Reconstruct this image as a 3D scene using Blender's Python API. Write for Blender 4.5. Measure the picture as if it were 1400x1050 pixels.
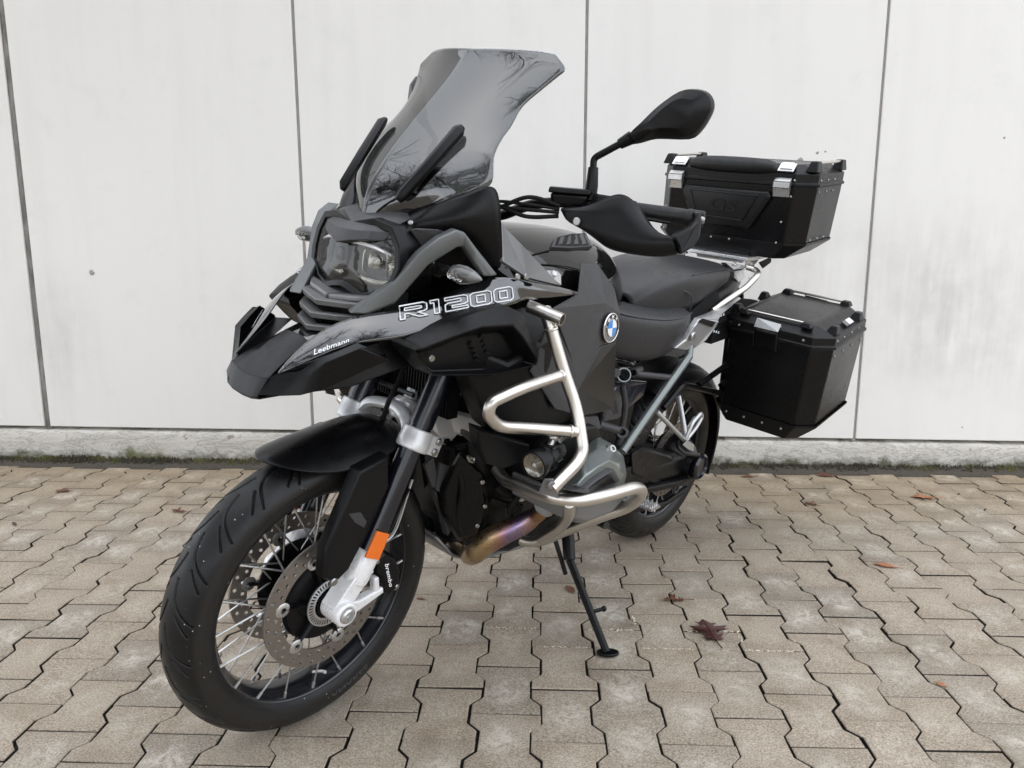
import bpy, bmesh, math, random
import numpy as np
from mathutils import Vector, Matrix
random.seed(7)
rng = np.random.default_rng(7)
PI = math.pi
SC = bpy.context.scene
for o in list(bpy.data.objects): bpy.data.objects.remove(o)
COL = SC.collection

# ------------------------------------------------------------------ camera
cam_d = bpy.data.cameras.new('camera'); cam = bpy.data.objects.new('camera', cam_d); COL.objects.link(cam)
cam_d.sensor_width = 36.0; cam_d.lens = 36.0*1046.85/1400; cam_d.clip_start = .05; cam_d.clip_end = 600
_yaw, _pit, _rol = -.0361112, .1787583, -.0010646
_F0 = Vector((math.sin(_yaw), math.cos(_yaw), 0)); _R0 = Vector((math.cos(_yaw), -math.sin(_yaw), 0)); _U0 = Vector((0, 0, 1))
_F = _F0*math.cos(_pit)-_U0*math.sin(_pit); _U1 = _U0*math.cos(_pit)+_F0*math.sin(_pit)
_R = _R0*math.cos(_rol)+_U1*math.sin(_rol); _U = _U1*math.cos(_rol)-_R0*math.sin(_rol)
cam.matrix_world = Matrix(((_R.x, _U.x, -_F.x, 0), (_R.y, _U.y, -_F.y, 0), (_R.z, _U.z, -_F.z, 1.06005), (0, 0, 0, 1)))
SC.camera = cam
# ------------------------------------------------------------------ overcast sky, soft sun, exposure
SUN_EL, SUN_AZ = math.radians(74), math.radians(205)      # azimuth clockwise from +y (wall side)
w = bpy.data.worlds.new('World'); SC.world = w; w.use_nodes = True
nt = w.node_tree; nt.nodes.clear()
sky = nt.nodes.new('ShaderNodeTexSky'); sky.sky_type = 'NISHITA'; sky.sun_disc = False
sky.sun_elevation = SUN_EL; sky.sun_rotation = SUN_AZ; sky.dust_density = 1.2; sky.air_density = 1.0; sky.ozone_density = 1.0
hs = nt.nodes.new('ShaderNodeHueSaturation'); hs.inputs['Saturation'].default_value = .6
bg = nt.nodes.new('ShaderNodeBackground'); bg.inputs[1].default_value = .15
ow = nt.nodes.new('ShaderNodeOutputWorld')
cl = nt.nodes.new('ShaderNodeMix'); cl.data_type = 'RGBA'; cl.inputs['Factor'].default_value = .72; cl.inputs['B'].default_value = (6.05, 6.3, 6.75, 1)   # even cloud layer over the sky
nt.links.new(sky.outputs[0], hs.inputs['Color']); nt.links.new(hs.outputs[0], cl.inputs['A']); nt.links.new(cl.outputs['Result'], bg.inputs[0]); nt.links.new(bg.outputs[0], ow.inputs[0])
sd = bpy.data.lights.new('sun', 'SUN'); sd.energy = .6; sd.angle = math.radians(170); sd.color = (1, .985, .965)
sun = bpy.data.objects.new('sun', sd); COL.objects.link(sun)
_d = Vector((math.sin(SUN_AZ)*math.cos(SUN_EL), math.cos(SUN_AZ)*math.cos(SUN_EL), math.sin(SUN_EL)))
sun.rotation_euler = _d.to_track_quat('Z', 'Y').to_euler(); sun.location = _d*30
SC.view_settings.view_transform = 'Standard'; SC.view_settings.look = 'None'
SC.view_settings.exposure = 1.16; SC.view_settings.gamma = 1; SC.view_settings.use_curve_mapping = False
SC.render.resolution_x, SC.render.resolution_y = 1024, 768

# ------------------------------------------------------------------ materials
MATS = {}
def mat(name, col, rough=.5, metal=0, coat=0, cvar=0, rvar=0, scale=30, bump=0, bscale=200, aniso=0, spec=.5, dust=0, coatr=.05):
    m = bpy.data.materials.new(name); m.use_nodes = True; t = m.node_tree; b = t.nodes['Principled BSDF']
    b.inputs['Base Color'].default_value = (*col, 1); b.inputs['Roughness'].default_value = rough; b.inputs['Metallic'].default_value = metal
    b.inputs['Coat Weight'].default_value = coat; b.inputs['Coat Roughness'].default_value = coatr; b.inputs['Specular IOR Level'].default_value = spec
    tc = t.nodes.new('ShaderNodeTexCoord')
    def noise(s, d=4):
        n = t.nodes.new('ShaderNodeTexNoise'); n.inputs['Scale'].default_value = s; n.inputs['Detail'].default_value = d
        t.links.new(tc.outputs['Object'], n.inputs['Vector']); return n
    if cvar or dust:
        n = noise(scale); mx = t.nodes.new('ShaderNodeMix'); mx.data_type = 'RGBA'
        mx.inputs['A'].default_value = (*[c*(1-cvar) for c in col], 1); mx.inputs['B'].default_value = (*[min(1, c*(1+cvar)) for c in col], 1)
        t.links.new(n.outputs['Fac'], mx.inputs['Factor']); out = mx.outputs['Result']
        if dust:
            n2 = noise(14, 6); r = t.nodes.new('ShaderNodeValToRGB'); r.color_ramp.elements[0].position = .48; r.color_ramp.elements[1].position = .75
            r.color_ramp.elements[1].color = (dust, dust, dust, 1)
            t.links.new(n2.outputs['Fac'], r.inputs[0]); m2 = t.nodes.new('ShaderNodeMix'); m2.data_type = 'RGBA'
            t.links.new(r.outputs[0], m2.inputs['Factor']); t.links.new(out, m2.inputs['A']); m2.inputs['B'].default_value = (.28, .26, .23, 1); out = m2.outputs['Result']
        t.links.new(out, b.inputs['Base Color'])
    if rvar:
        n = noise(scale*1.7, 5); mr = t.nodes.new('ShaderNodeMapRange'); mr.inputs['To Min'].default_value = max(.02, rough-rvar); mr.inputs['To Max'].default_value = min(1, rough+rvar)
        mr.inputs['From Min'].default_value = .3; mr.inputs['From Max'].default_value = .7
        t.links.new(n.outputs['Fac'], mr.inputs['Value']); t.links.new(mr.outputs['Result'], b.inputs['Roughness'])
    if bump:
        n = noise(bscale, 3); bp = t.nodes.new('ShaderNodeBump'); bp.inputs['Strength'].default_value = bump; bp.inputs['Distance'].default_value = .001
        t.links.new(n.outputs['Fac'], bp.inputs['Height']); t.links.new(bp.outputs[0], b.inputs['Normal'])
    MATS[name] = m; return m

# ------------------------------------------------------------------ mesh toolkit
def V(*a): return np.array(a, float)
def unit(v):
    v = np.asarray(v, float); n = np.linalg.norm(v); return v/n if n > 1e-12 else v
def perp(d):
    a = np.array([0, 0, 1.]) if abs(d[2]) < .9 else np.array([1., 0, 0])
    u = unit(np.cross(d, a)); return u, np.cross(d, u)
def smooth_path(pts, n=8):
    """Catmull-Rom through pts, n samples per span."""
    P = [np.asarray(p, float) for p in pts]
    if len(P) < 3: return P
    P = [2*P[0]-P[1]]+P+[2*P[-1]-P[-2]]; out = []
    for i in range(1, len(P)-2):
        for k in range(n):
            t = k/n; a, b, c, d = P[i-1], P[i], P[i+1], P[i+2]
            out.append(.5*((2*b)+(-a+c)*t+(2*a-5*b+4*c-d)*t*t+(-a+3*b-3*c+d)*t**3))
    out.append(P[-2]); return out
def bend_path(pts, r=.03, n=6):
    """straight runs with rounded bends, like a bent tube."""
    P = [np.asarray(p, float) for p in pts]; out = [P[0]]
    for i in range(1, len(P)-1):
        a, b, c = P[i-1], P[i], P[i+1]; l1, l2 = np.linalg.norm(a-b), np.linalg.norm(c-b)
        k = min(r, l1*.48, l2*.48); s, e = b+unit(a-b)*k, b+unit(c-b)*k
        for j in range(n+1):
            t = j/n; out.append((1-t)**2*s+2*t*(1-t)*b+t*t*e)
    out.append(P[-1]); return out
class MB:
    def __init__(s): s.v = []; s.f = []
    def add(s, v, f):
        o = len(s.v); s.v += [tuple(float(c) for c in p) for p in v]; s.f += [tuple(i+o for i in q) for q in f]; return s
    def tube(s, path, r, n=12, cap=True, flat=1.0):
        P = [np.asarray(p, float) for p in path]; rs = list(r) if hasattr(r, '__len__') else [r]*len(P)
        if len(rs) != len(P): rs = list(np.interp(np.linspace(0, 1, len(P)), np.linspace(0, 1, len(rs)), rs))
        u = None; vs = []
        for i, p in enumerate(P):
            d = unit(P[min(i+1, len(P)-1)]-P[max(i-1, 0)])
            if u is None: u, w_ = perp(d)
            else:
                u = unit(u-d*(u@d)); w_ = np.cross(d, u)
            for k in range(n):
                a = 2*PI*k/n; vs.append(p+rs[i]*(math.cos(a)*u+flat*math.sin(a)*w_))
        fs = [(i*n+k, i*n+(k+1) % n, (i+1)*n+(k+1) % n, (i+1)*n+k) for i in range(len(P)-1) for k in range(n)]
        if cap: fs += [tuple(range(n-1, -1, -1)), tuple((len(P)-1)*n+k for k in range(n))]
        return s.add(vs, fs)
    def pipe(s, path, ro, ri, n=16):
        """open tube with wall thickness."""
        P = list(path); a = MB().tube(P, ro, n, cap=False); b = MB().tube(P, ri, n, cap=False); m = len(P)
        s0 = len(s.v); s.add(a.v, a.f); s.add(b.v, [tuple(reversed(q)) for q in b.f]); o2 = s0+len(a.v)
        for base in (0, (m-1)*n):
            for k in range(n): s.f.append((s0+base+k, s0+base+(k+1) % n, o2+base+(k+1) % n, o2+base+k))
        return s
    def loft(s, rings, cap=True, closed=True):
        n = len(rings[0]); vs = [p for r in rings for p in r]; m = n if closed else n-1
        fs = [(i*n+k, i*n+(k+1) % n, (i+1)*n+(k+1) % n, (i+1)*n+k) for i in range(len(rings)-1) for k in range(m)]
        if cap and closed: fs += [tuple(range(n-1, -1, -1)), tuple((len(rings)-1)*n+k for k in range(n))]
        return s.add(vs, fs)
    def grid(s, rows): return s.loft(rows, cap=False, closed=False)
    def box(s, c, sz, rot=None):
        vs = [np.array([x*sz[0]/2, y*sz[1]/2, z*sz[2]/2]) for x in (-1, 1) for y in (-1, 1) for z in (-1, 1)]
        if rot is not None: vs = [np.array(rot @ Vector(v)) for v in vs]
        return s.add([v+np.asarray(c, float) for v in vs], [(0, 1, 3, 2), (4, 6, 7, 5), (0, 4, 5, 1), (2, 3, 7, 6), (0, 2, 6, 4), (1, 5, 7, 3)])
    def prism(s, pts, ext):
        P = [np.asarray(p, float) for p in pts]; n = len(P); e = np.asarray(ext, float)
        return s.add(P+[p+e for p in P], [tuple(range(n-1, -1, -1)), tuple(range(n, 2*n))]+[(i, (i+1) % n, n+(i+1) % n, n+i) for i in range(n)])
    def lathe(s, prof, o, ax, n=48, closed=False):
        """prof: (radius, along axis)."""
        o = np.asarray(o, float); ax = unit(ax); u, w_ = perp(ax); m = len(prof)
        vs = [o+ax*h+r*(math.cos(2*PI*k/n)*u+math.sin(2*PI*k/n)*w_) for k in range(n) for r, h in prof]
        fs = [(k*m+i, k*m+(i+1) % m, ((k+1) % n)*m+(i+1) % m, ((k+1) % n)*m+i) for k in range(n) for i in range(m if closed else m-1)]
        return s.add(vs, fs)
    def disc(s, o, ax, r, h, n=24, ch=.15):
        """short capped cylinder with a small chamfer; o is the back centre."""
        c = min(r, h)*ch
        return s.lathe([(0, 0), (r, 0), (r, h-c), (r-c, h), (0, h)], o, ax, n)
    def bolt(s, o, ax, r=.006, h=.005):
        s.disc(o, ax, r, h, 14, .3); return s.lathe([(r*.5, h+.0001), (r*.45, h-.0015), (0, h-.0015)], o, ax, 6)
    def sphere(s, c, r, n=12):
        return s.lathe([(max(1e-4, math.sin(PI*i/8)), -math.cos(PI*i/8)) for i in range(9)] if not hasattr(r, '__len__') else [], c, (0, 0, 1), n) if False else \
            s.lathe([(r*math.sin(PI*i/8), -r*math.cos(PI*i/8)) for i in range(9)], c, (0, 0, 1), n)
    def mirrored(s):
        m = MB(); m.v = [(x, -y, z) for x, y, z in s.v]; m.f = [tuple(reversed(q)) for q in s.f]; return m
    def xf(s, M):
        s.v = [tuple(M @ Vector(v)) for v in s.v]; return s
def spline_grid(rows, nu=4, nv=4):
    """smooth surface through a coarse grid of points (passes through every point)."""
    r1 = [smooth_path(r, nu) for r in rows]; cols = [smooth_path([r[i] for r in r1], nv) for i in range(len(r1[0]))]
    return [[c[j] for c in cols] for j in range(len(cols[0]))]
def obj(name, mb, m, parent=None, smooth=True, bevel=0, sub=0, solid=0, angle=35, weld=True, bseg=2, off=-1):
    me = bpy.data.meshes.new(name); me.from_pydata(mb.v, [], mb.f)
    bm = bmesh.new(); bm.from_mesh(me)
    if weld: bmesh.ops.remove_doubles(bm, verts=bm.verts, dist=1e-5)
    bmesh.ops.recalc_face_normals(bm, faces=bm.faces); bm.to_mesh(me); bm.free()
    ms = m if isinstance(m, (list, tuple)) else [m]
    for q in ms: me.materials.append(MATS[q])
    me.polygons.foreach_set('use_smooth', [bool(smooth)]*len(me.polygons))
    if smooth and not sub: me.set_sharp_from_angle(angle=math.radians(angle))
    o = bpy.data.objects.new(name, me); COL.objects.link(o)
    if parent is not None: o.parent = parent
    if sub:
        k = o.modifiers.new('sub', 'SUBSURF'); k.levels = k.render_levels = sub
    if solid:
        k = o.modifiers.new('solid', 'SOLIDIFY'); k.thickness = solid; k.offset = off
    if bevel:
        k = o.modifiers.new('bevel', 'BEVEL'); k.width = bevel; k.segments = bseg; k.limit_method = 'ANGLE'; k.angle_limit = math.radians(30); k.harden_normals = False
    return o
def both(name, mb, m, parent, **k):
    """a part and its twin on the other side."""
    return obj(name, mb, m, parent, **k), obj(name, mb.mirrored(), m, parent, **k)
def tag(o, label=None, cat=None, group=None, kind=None):
    if label: o['label'] = label
    if cat: o['category'] = cat
    if group: o['group'] = group
    if kind: o['kind'] = kind
    return o
def lerp(a, b, t): return np.asarray(a, float)*(1-t)+np.asarray(b, float)*t

# ------------------------------------------------------------------ node helper for surfaces
class NT:
    def __init__(s, name):
        s.m = bpy.data.materials.new(name); s.m.use_nodes = True; s.t = s.m.node_tree; s.b = s.t.nodes['Principled BSDF']
        s.tc = s.t.nodes.new('ShaderNodeTexCoord'); MATS[name] = s.m
    def _in(s, sock, v):
        if hasattr(v, 'links') or isinstance(v, bpy.types.NodeSocket): s.t.links.new(v, sock)
        elif isinstance(v, (tuple, list)): sock.default_value = (*v, 1) if len(v) == 3 and len(sock.default_value) == 4 else v
        else: sock.default_value = v
    def mapping(s, src, scale=(1, 1, 1), loc=(0, 0, 0)):
        n = s.t.nodes.new('ShaderNodeMapping'); s.t.links.new(src, n.inputs[0]); n.inputs['Scale'].default_value = scale; n.inputs['Location'].default_value = loc; return n.outputs[0]
    def noise(s, vec, scale, detail=4, rough=.55, dist=0):
        n = s.t.nodes.new('ShaderNodeTexNoise'); s.t.links.new(vec, n.inputs['Vector']); n.inputs['Scale'].default_value = scale
        n.inputs['Detail'].default_value = detail; n.inputs['Roughness'].default_value = rough; n.inputs['Distortion'].default_value = dist; return n.outputs['Fac']
    def vor(s, vec, scale, feat='F1', out='Distance'):
        n = s.t.nodes.new('ShaderNodeTexVoronoi'); s.t.links.new(vec, n.inputs['Vector']); n.inputs['Scale'].default_value = scale; n.feature = feat; return n.outputs[out]
    def ramp(s, f, a, b, ca=(0, 0, 0), cb=(1, 1, 1)):
        n = s.t.nodes.new('ShaderNodeValToRGB'); s.t.links.new(f, n.inputs[0]); e = n.color_ramp.elements
        e[0].position = a; e[1].position = b; e[0].color = (*ca, 1); e[1].color = (*cb, 1); return n.outputs[0]
    def rng(s, f, a, b, c, d):
        n = s.t.nodes.new('ShaderNodeMapRange'); s.t.links.new(f, n.inputs[0]); n.inputs[1].default_value = a; n.inputs[2].default_value = b; n.inputs[3].default_value = c; n.inputs[4].default_value = d; return n.outputs[0]
    def mix(s, f, a, b, mode='MIX'):
        n = s.t.nodes.new('ShaderNodeMix'); n.data_type = 'RGBA'; n.blend_type = mode
        s._in(n.inputs['Factor'], f); s._in(n.inputs['A'], a); s._in(n.inputs['B'], b); return n.outputs['Result']
    def math(s, op, a, b=0.):
        n = s.t.nodes.new('ShaderNodeMath'); n.operation = op; s._in(n.inputs[0], a); s._in(n.inputs[1], b); return n.outputs[0]
    def sep(s, v):
        n = s.t.nodes.new('ShaderNodeSeparateXYZ'); s.t.links.new(v, n.inputs[0]); return n.outputs
    def bump(s, h, st=.3, d=.002, nrm=None):
        n = s.t.nodes.new('ShaderNodeBump'); s.t.links.new(h, n.inputs['Height']); n.inputs['Strength'].default_value = st; n.inputs['Distance'].default_value = d
        if nrm is not None: s.t.links.new(nrm, n.inputs['Normal'])
        return n.outputs[0]
    def out(s, col=None, rough=None, nrm=None):
        if col is not None: s._in(s.b.inputs['Base Color'], col)
        if rough is not None: s._in(s.b.inputs['Roughness'], rough)
        if nrm is not None: s.t.links.new(nrm, s.b.inputs['Normal'])
        return s.m
# --- concrete paving stone
k = NT('paver'); O = k.tc.outputs['Object']; G = k.t.nodes.new('ShaderNodeNewGeometry').outputs['Position']
oi = k.t.nodes.new('ShaderNodeObjectInfo')
base = k.mix(k.noise(G, 2.2, 3), (.39, .318, .232), (.515, .432, .328))
base = k.mix(k.math('MULTIPLY', oi.outputs['Random'], .75), base, k.mix(oi.outputs['Random'], (.545, .455, .34), (.30, .262, .21)))
sp = k.noise(G, 230, 3, .75); base = k.mix(k.ramp(sp, .34, .68), k.mix(1., base, (.42, .40, .38), 'MULTIPLY'), k.mix(.34, base, (.66, .61, .53)))
grit = k.ramp(k.vor(G, 240), .0, .22); base = k.mix(k.math('MULTIPLY', k.math('SUBTRACT', 1., grit), .35), base, (.5, .46, .4))
sx = k.sep(O); rr = k.math('SQRT', k.math('ADD', k.math('POWER', k.math('MULTIPLY', sx[0], 1.25), 2.), k.math('POWER', sx[1], 2.)))
blob = k.math('MULTIPLY', k.rng(k.math('ADD', rr, k.math('MULTIPLY', k.math('SUBTRACT', k.noise(G, 14, 4, .6, .8), .5), .16)), .02, .085, 1., 0.), k.ramp(k.noise(G, 26, 5, .65, 1.2), .40, .62))
base = k.mix(k.math('MULTIPLY', blob, k.rng(k.math('ADD', k.math('MULTIPLY', oi.outputs['Random'], .5), k.noise(G, 3.1, 2)), .6, .95, .08, .62)), base, (.64, .60, .53))
damp = k.ramp(k.noise(G, 6.5, 6, .65, .5), .52, .66); base = k.mix(k.math('MULTIPLY', damp, .55), base, k.mix(1., base, (.6, .55, .47), 'MULTIPLY'))
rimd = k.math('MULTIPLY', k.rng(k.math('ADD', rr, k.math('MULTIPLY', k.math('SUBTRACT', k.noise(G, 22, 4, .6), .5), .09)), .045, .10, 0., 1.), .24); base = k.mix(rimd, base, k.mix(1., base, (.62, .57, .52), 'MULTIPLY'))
wy = k.rng(k.math('ADD', k.sep(G)[1], k.math('MULTIPLY', k.math('SUBTRACT', k.noise(G, 2.4, 4), .5), .9)), 2.75, 3.3, 0., .55); base = k.mix(wy, base, k.mix(1., base, (.80, .70, .52), 'MULTIPLY'))
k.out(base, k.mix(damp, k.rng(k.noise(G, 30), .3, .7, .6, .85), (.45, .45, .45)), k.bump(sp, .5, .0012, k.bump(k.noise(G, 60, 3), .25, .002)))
k.b.inputs['Specular IOR Level'].default_value = .35
k = NT('joint_sand'); G = k.tc.outputs['Object']; k.out(k.mix(k.noise(G, 120, 4), (.012, .010, .008), (.05, .042, .033)), .95, k.bump(k.noise(G, 300), .6, .004))
k = NT('far_paving'); G = k.tc.outputs['Object']; k.out(k.mix(k.noise(G, 3, 5), (.2, .17, .13), (.3, .26, .2)), .85)
# --- white precast panel
k = NT('panel_white'); G = k.tc.outputs['Object']
c = k.mix(k.noise(G, .8, 4), (.765, .75, .715), (.82, .805, .775))
st = k.noise(k.mapping(G, (9, 1, .8)), 1., 5, .6); c = k.mix(k.math('MULTIPLY', k.ramp(st, .5, .75), .14), c, (.58, .56, .53))
mott = k.noise(G, 7, 6, .65); c = k.mix(k.math('MULTIPLY', k.ramp(mott, .55, .8), .25), c, (.6, .6, .58))
def smear(px, pz, rx, rz, amt, col):
    global c
    s_ = k.sep(G); dx = k.math('DIVIDE', k.math('SUBTRACT', s_[0], px), rx); dz = k.math('DIVIDE', k.math('SUBTRACT', s_[2], pz), rz)
    r_ = k.math('SQRT', k.math('ADD', k.math('POWER', dx, 2.), k.math('POWER', dz, 2.)))
    msk = k.math('MULTIPLY', k.rng(r_, .25, 1., 1., 0.), k.ramp(k.math('ADD', k.math('MULTIPLY', k.noise(k.mapping(G, (16, 1, 2.2)), 1., 6, .65), .6), k.math('MULTIPLY', k.noise(G, 9, 5), .4)), .38, .68))
    c = k.mix(k.math('MULTIPLY', msk, amt), c, col)
smear(1.86, .82, .55, .5, .5, (.42, .40, .38)); smear(1.15, .95, .5, .4, .3, (.45, .42, .39)); smear(-2.35, .62, .25, .4, .4, (.47, .45, .46)); smear(2.4, .55, .9, .3, .35, (.5, .48, .45)); smear(-1.2, .8, .5, .5, .15, (.55, .53, .5))
spot = k.ramp(k.vor(G, 5.5), .015, .028, (1, 1, 1), (0, 0, 0)); c = k.mix(k.math('MULTIPLY', spot, k.ramp(k.noise(G, 2.3, 2), .56, .6)), c, (.3, .29, .27))
wv = k.noise(k.mapping(G, (60, 1, 420)), 1., 2)
k.out(c, .62, k.bump(wv, .12, .001, k.bump(k.noise(G, 40, 4), .15, .002)))
k = NT('joint_seal'); G = k.tc.outputs['Object']; k.out(k.mix(k.noise(G, 25, 5), (.22, .215, .2), (.42, .41, .39)), .8, k.bump(k.noise(G, 120), .4, .002))
k = NT('joint_seal_dark'); G = k.tc.outputs['Object']; k.out(k.mix(k.ramp(k.noise(k.mapping(G, (30, 30, 9)), 1., 5), .35, .65), (.12, .115, .1), (.27, .26, .24)), .85, k.bump(k.noise(G, 120), .4, .003))
# --- weathered plinth
k = NT('plinth_render'); G = k.tc.outputs['Object']; s_ = k.sep(G)
c = k.mix(k.noise(G, 6, 5), (.50, .48, .43), (.64, .61, .555))
cr = k.ramp(k.noise(k.mapping(G, (7, 1, 22)), 1., 8, .7, 1.2), .47, .5); cr2 = k.ramp(k.noise(k.mapping(G, (7, 1, 22)), 1., 8, .7, 1.2), .5, .53, (1, 1, 1), (0, 0, 0))
c = k.mix(k.math('MULTIPLY', k.math('MULTIPLY', cr, cr2), .7), c, (.26, .24, .2))
pt = k.ramp(k.noise(k.mapping(G, (5, 1, 11)), 1., 5, .6, .4), .68, .70); c = k.mix(pt, c, (.27, .24, .2))
edge = k.math('ADD', s_[2], k.math('MULTIPLY', k.math('SUBTRACT', k.noise(k.mapping(G, (14, 1, 14)), 1., 6, .7), .5), .15))
c = k.mix(k.rng(edge, .022, .066, .95, 0.), c, k.mix(k.noise(G, 60, 3), (.045, .042, .028), (.13, .125, .075)))
gm = k.math('MULTIPLY', k.rng(edge, .02, .10, 1., 0.), k.ramp(k.noise(k.mapping(G, (2.2, 1, 1)), 1., 3), .56, .66)); c = k.mix(k.math('MULTIPLY', gm, .85), c, (.13, .135, .04))
k.out(c, .9, k.bump(k.noise(G, 90, 5), .6, .004, k.bump(k.noise(k.mapping(G, (7, 1, 22)), 1., 8, .7, 1.2), .7, .012)))
k = NT('dirt'); G = k.tc.outputs['Object']; k.out(k.mix(k.noise(G, 70, 5, .7), (.022, .019, .014), (.12, .10, .078)), .95, k.bump(k.noise(G, 200, 4), .9, .006))
k = NT('moss'); G = k.tc.outputs['Object']; k.out(k.mix(k.ramp(k.noise(G, 3.2, 4), .50, .62), k.mix(k.noise(G, 80), (.018, .017, .010), (.07, .062, .035)), k.mix(k.noise(G, 60), (.06, .07, .012), (.17, .18, .03))), .95)
k = NT('pebble'); oi = k.t.nodes.new('ShaderNodeNewGeometry'); k.out(k.mix(oi.outputs['Random Per Island'], (.35, .29, .2), (.72, .66, .55)), .8)

# ------------------------------------------------------------------ ground and paving
gb = MB().add([(-150, -150, -.03), (150, -150, -.03), (150, 150, -.03), (-150, 150, -.03)], [(0, 1, 2, 3)])
ground = tag(obj('ground', gb, 'far_paving'), 'wide beige paved yard around the motorcycle', 'ground', kind='structure')
pb = MB().add([(-6, -1.2, -.017), (6, -1.2, -.017), (6, 3.64, -.017), (-6, 3.64, -.017)], [(0, 1, 2, 3)])
paving = tag(obj('pavement', pb, 'joint_sand'), 'beige interlocking concrete paving with dark sandy joints', 'pavement', kind='structure')
DX, X0, Y0 = .14023, -.21453, 1.90030
def paver_mesh(seed, amp=.0006):
    r = random.Random(seed); W, N, L = .0823-.0024, .0579-.0024, .1-.0022
    q = [(W, L), (W, .064), (N, .036), (N, -.036), (W, -.064), (W, -L)]
    out = q+[(-x, -y) for x, y in q]
    out = [(x+r.uniform(-amp, amp), y+r.uniform(-amp, amp)) for x, y in out]
    def ins(d):   # shrink for the worn edge
        return [(x*(1-d/.07), y*(1-d/.1)) for x, y in out]
    m = MB(); n = 12; rings = [[(x, y, -.03) for x, y in out], [(x, y, -.0026) for x, y in out], [(x, y, -.0007) for x, y in ins(.0012)], [(x, y, 0) for x, y in ins(.0035)]]
    m.loft(rings, cap=False); m.f.append(tuple(3*n+i for i in range(n))); return m
pmeshes = []
for s_ in range(8):
    me = bpy.data.meshes.new('paving_stone'); mb = paver_mesh(s_); me.from_pydata(mb.v, [], mb.f); me.materials.append(MATS['paver']); me.materials.append(MATS['joint_sand'])
    me.polygons.foreach_set('material_index', [1 if i < 12 else 0 for i in range(len(me.polygons))]); me.polygons.foreach_set('use_smooth', [False]*len(me.polygons)); pmeshes.append((me, mb))
cells = []
f_px = 1046.85*1024/1400
def to_px(x, y, z=0):
    d = Vector((x, y, z-1.06005)); zz = d.dot(_F); return (512+f_px*d.dot(_R)/zz, 384-f_px*d.dot(_U)/zz, zz)
for col in range(-42, 43):
    for row in range(-32, 20):
        if (col+row) % 2 == 0: continue
        x, y = X0+col*DX, Y0+row*.1
        if y > 3.53 or y < -1.1: continue
        u_, v_, zz = to_px(x, y) if y > .3 else (0, 9999, .1)
        inv = zz > .2 and -30 < u_ < 1054 and v_ < 800
        cells.append((0 if inv else 1, zz, x, y))
cells.sort()
rest = MB()
for i, (ov, zz, x, y) in enumerate(cells):
    mi = random.randrange(8); rot = random.gauss(0, .006)+(PI if random.random() < .5 else 0); dz = random.gauss(0, .0011)
    M = Matrix.Translation((x+random.gauss(0, .0011), y+random.gauss(0, .0011), dz)) @ Matrix.Rotation(rot, 4, 'Z') @ Matrix.Rotation(random.gauss(0, .006), 4, 'X') @ Matrix.Rotation(random.gauss(0, .006), 4, 'Y')
    if ov == 0 and i < 300:
        o = bpy.data.objects.new('paving_stone', pmeshes[mi][0]); o.matrix_world = M; o.parent = paving; COL.objects.link(o)
    else: rest.add([M @ Vector(v) for v in pmeshes[mi][1].v], pmeshes[mi][1].f)
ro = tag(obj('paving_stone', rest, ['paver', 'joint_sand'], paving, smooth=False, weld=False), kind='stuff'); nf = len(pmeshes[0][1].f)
ro.data.polygons.foreach_set('material_index', [1 if i % nf < 12 else 0 for i in range(len(ro.data.polygons))])
# pale grit caught in a few open joints
gm_ = MB()
for (x, y, ln, ax) in [(-.0743, 2.0003, .15, 0), (.0659, 1.9003, .15, 0), (.2062, 2.0003, .13, 0), (.3464, 1.9003, .15, 0), (.4866, 2.0003, .15, 0), (.627, 1.9003, .15, 0), (.276, 2.06, .05, 1), (.556, 1.96, .04, 1), (.70, 1.93, .05, 1)]:
    for q in range(int(ln*420)):
        t = random.uniform(-.5, .5)*ln; e = random.gauss(0, .002); r = random.uniform(.0014, .0036)
        c0 = V(x+(t if ax == 0 else e), y+(e if ax == 0 else t), -.001+random.uniform(-.002, .0015))
        vs = [c0+r*V(*random.choice([(1, 0, 0)]))*random.uniform(.7, 1.3), c0-r*V(1, .2, 0), c0+r*V(.1, 1, .1), c0-r*V(0, 1, 0), c0+r*V(0, 0, .8), c0-r*V(0, 0, .8)]
        gm_.add(vs, [(0, 2, 4), (2, 1, 4), (1, 3, 4), (3, 0, 4), (2, 0, 5), (1, 2, 5), (3, 1, 5), (0, 3, 5)])
tag(obj('joint_grit', gm_, 'pebble', paving, smooth=False, weld=False), kind='stuff')

# ------------------------------------------------------------------ building wall
wall = bpy.data.objects.new('concrete_wall', None); COL.objects.link(wall); wall.location = (0, 3.62, 0)
tag(wall, 'white precast concrete panel wall with vertical joints above a peeling, mossy plinth', 'wall')
def inwall(mb):
    mb.v = [(x, y-3.62, z) for x, y, z in mb.v]; return mb
joints = [(-5.05, .018), (-3.74, .018), (-2.441, .030), (-1.109, .014), (.202, .013), (1.510, .012), (2.82, .016), (4.13, .016), (5.44, .016)]
zb = lambda x: .160-.0080*x
for (xa, wa), (xb, wb) in zip(joints[:-1], joints[1:]):
    a, b = xa+wa/2, xb-wb/2; zs = [0, .6, 1.4, 2.4, 3.6]
    mb = MB(); za, z2 = zb(a), zb(b)
    mb.prism([(a, 3.62, za), (b, 3.62, z2), (b, 3.62, 4.2), (a, 3.62, 4.2)], (0, .16, 0))
    obj('wall_panel', mb, 'panel_white', wall, smooth=False, bevel=.004); wall.children[-1].location = (0, -3.62, 0)
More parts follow.
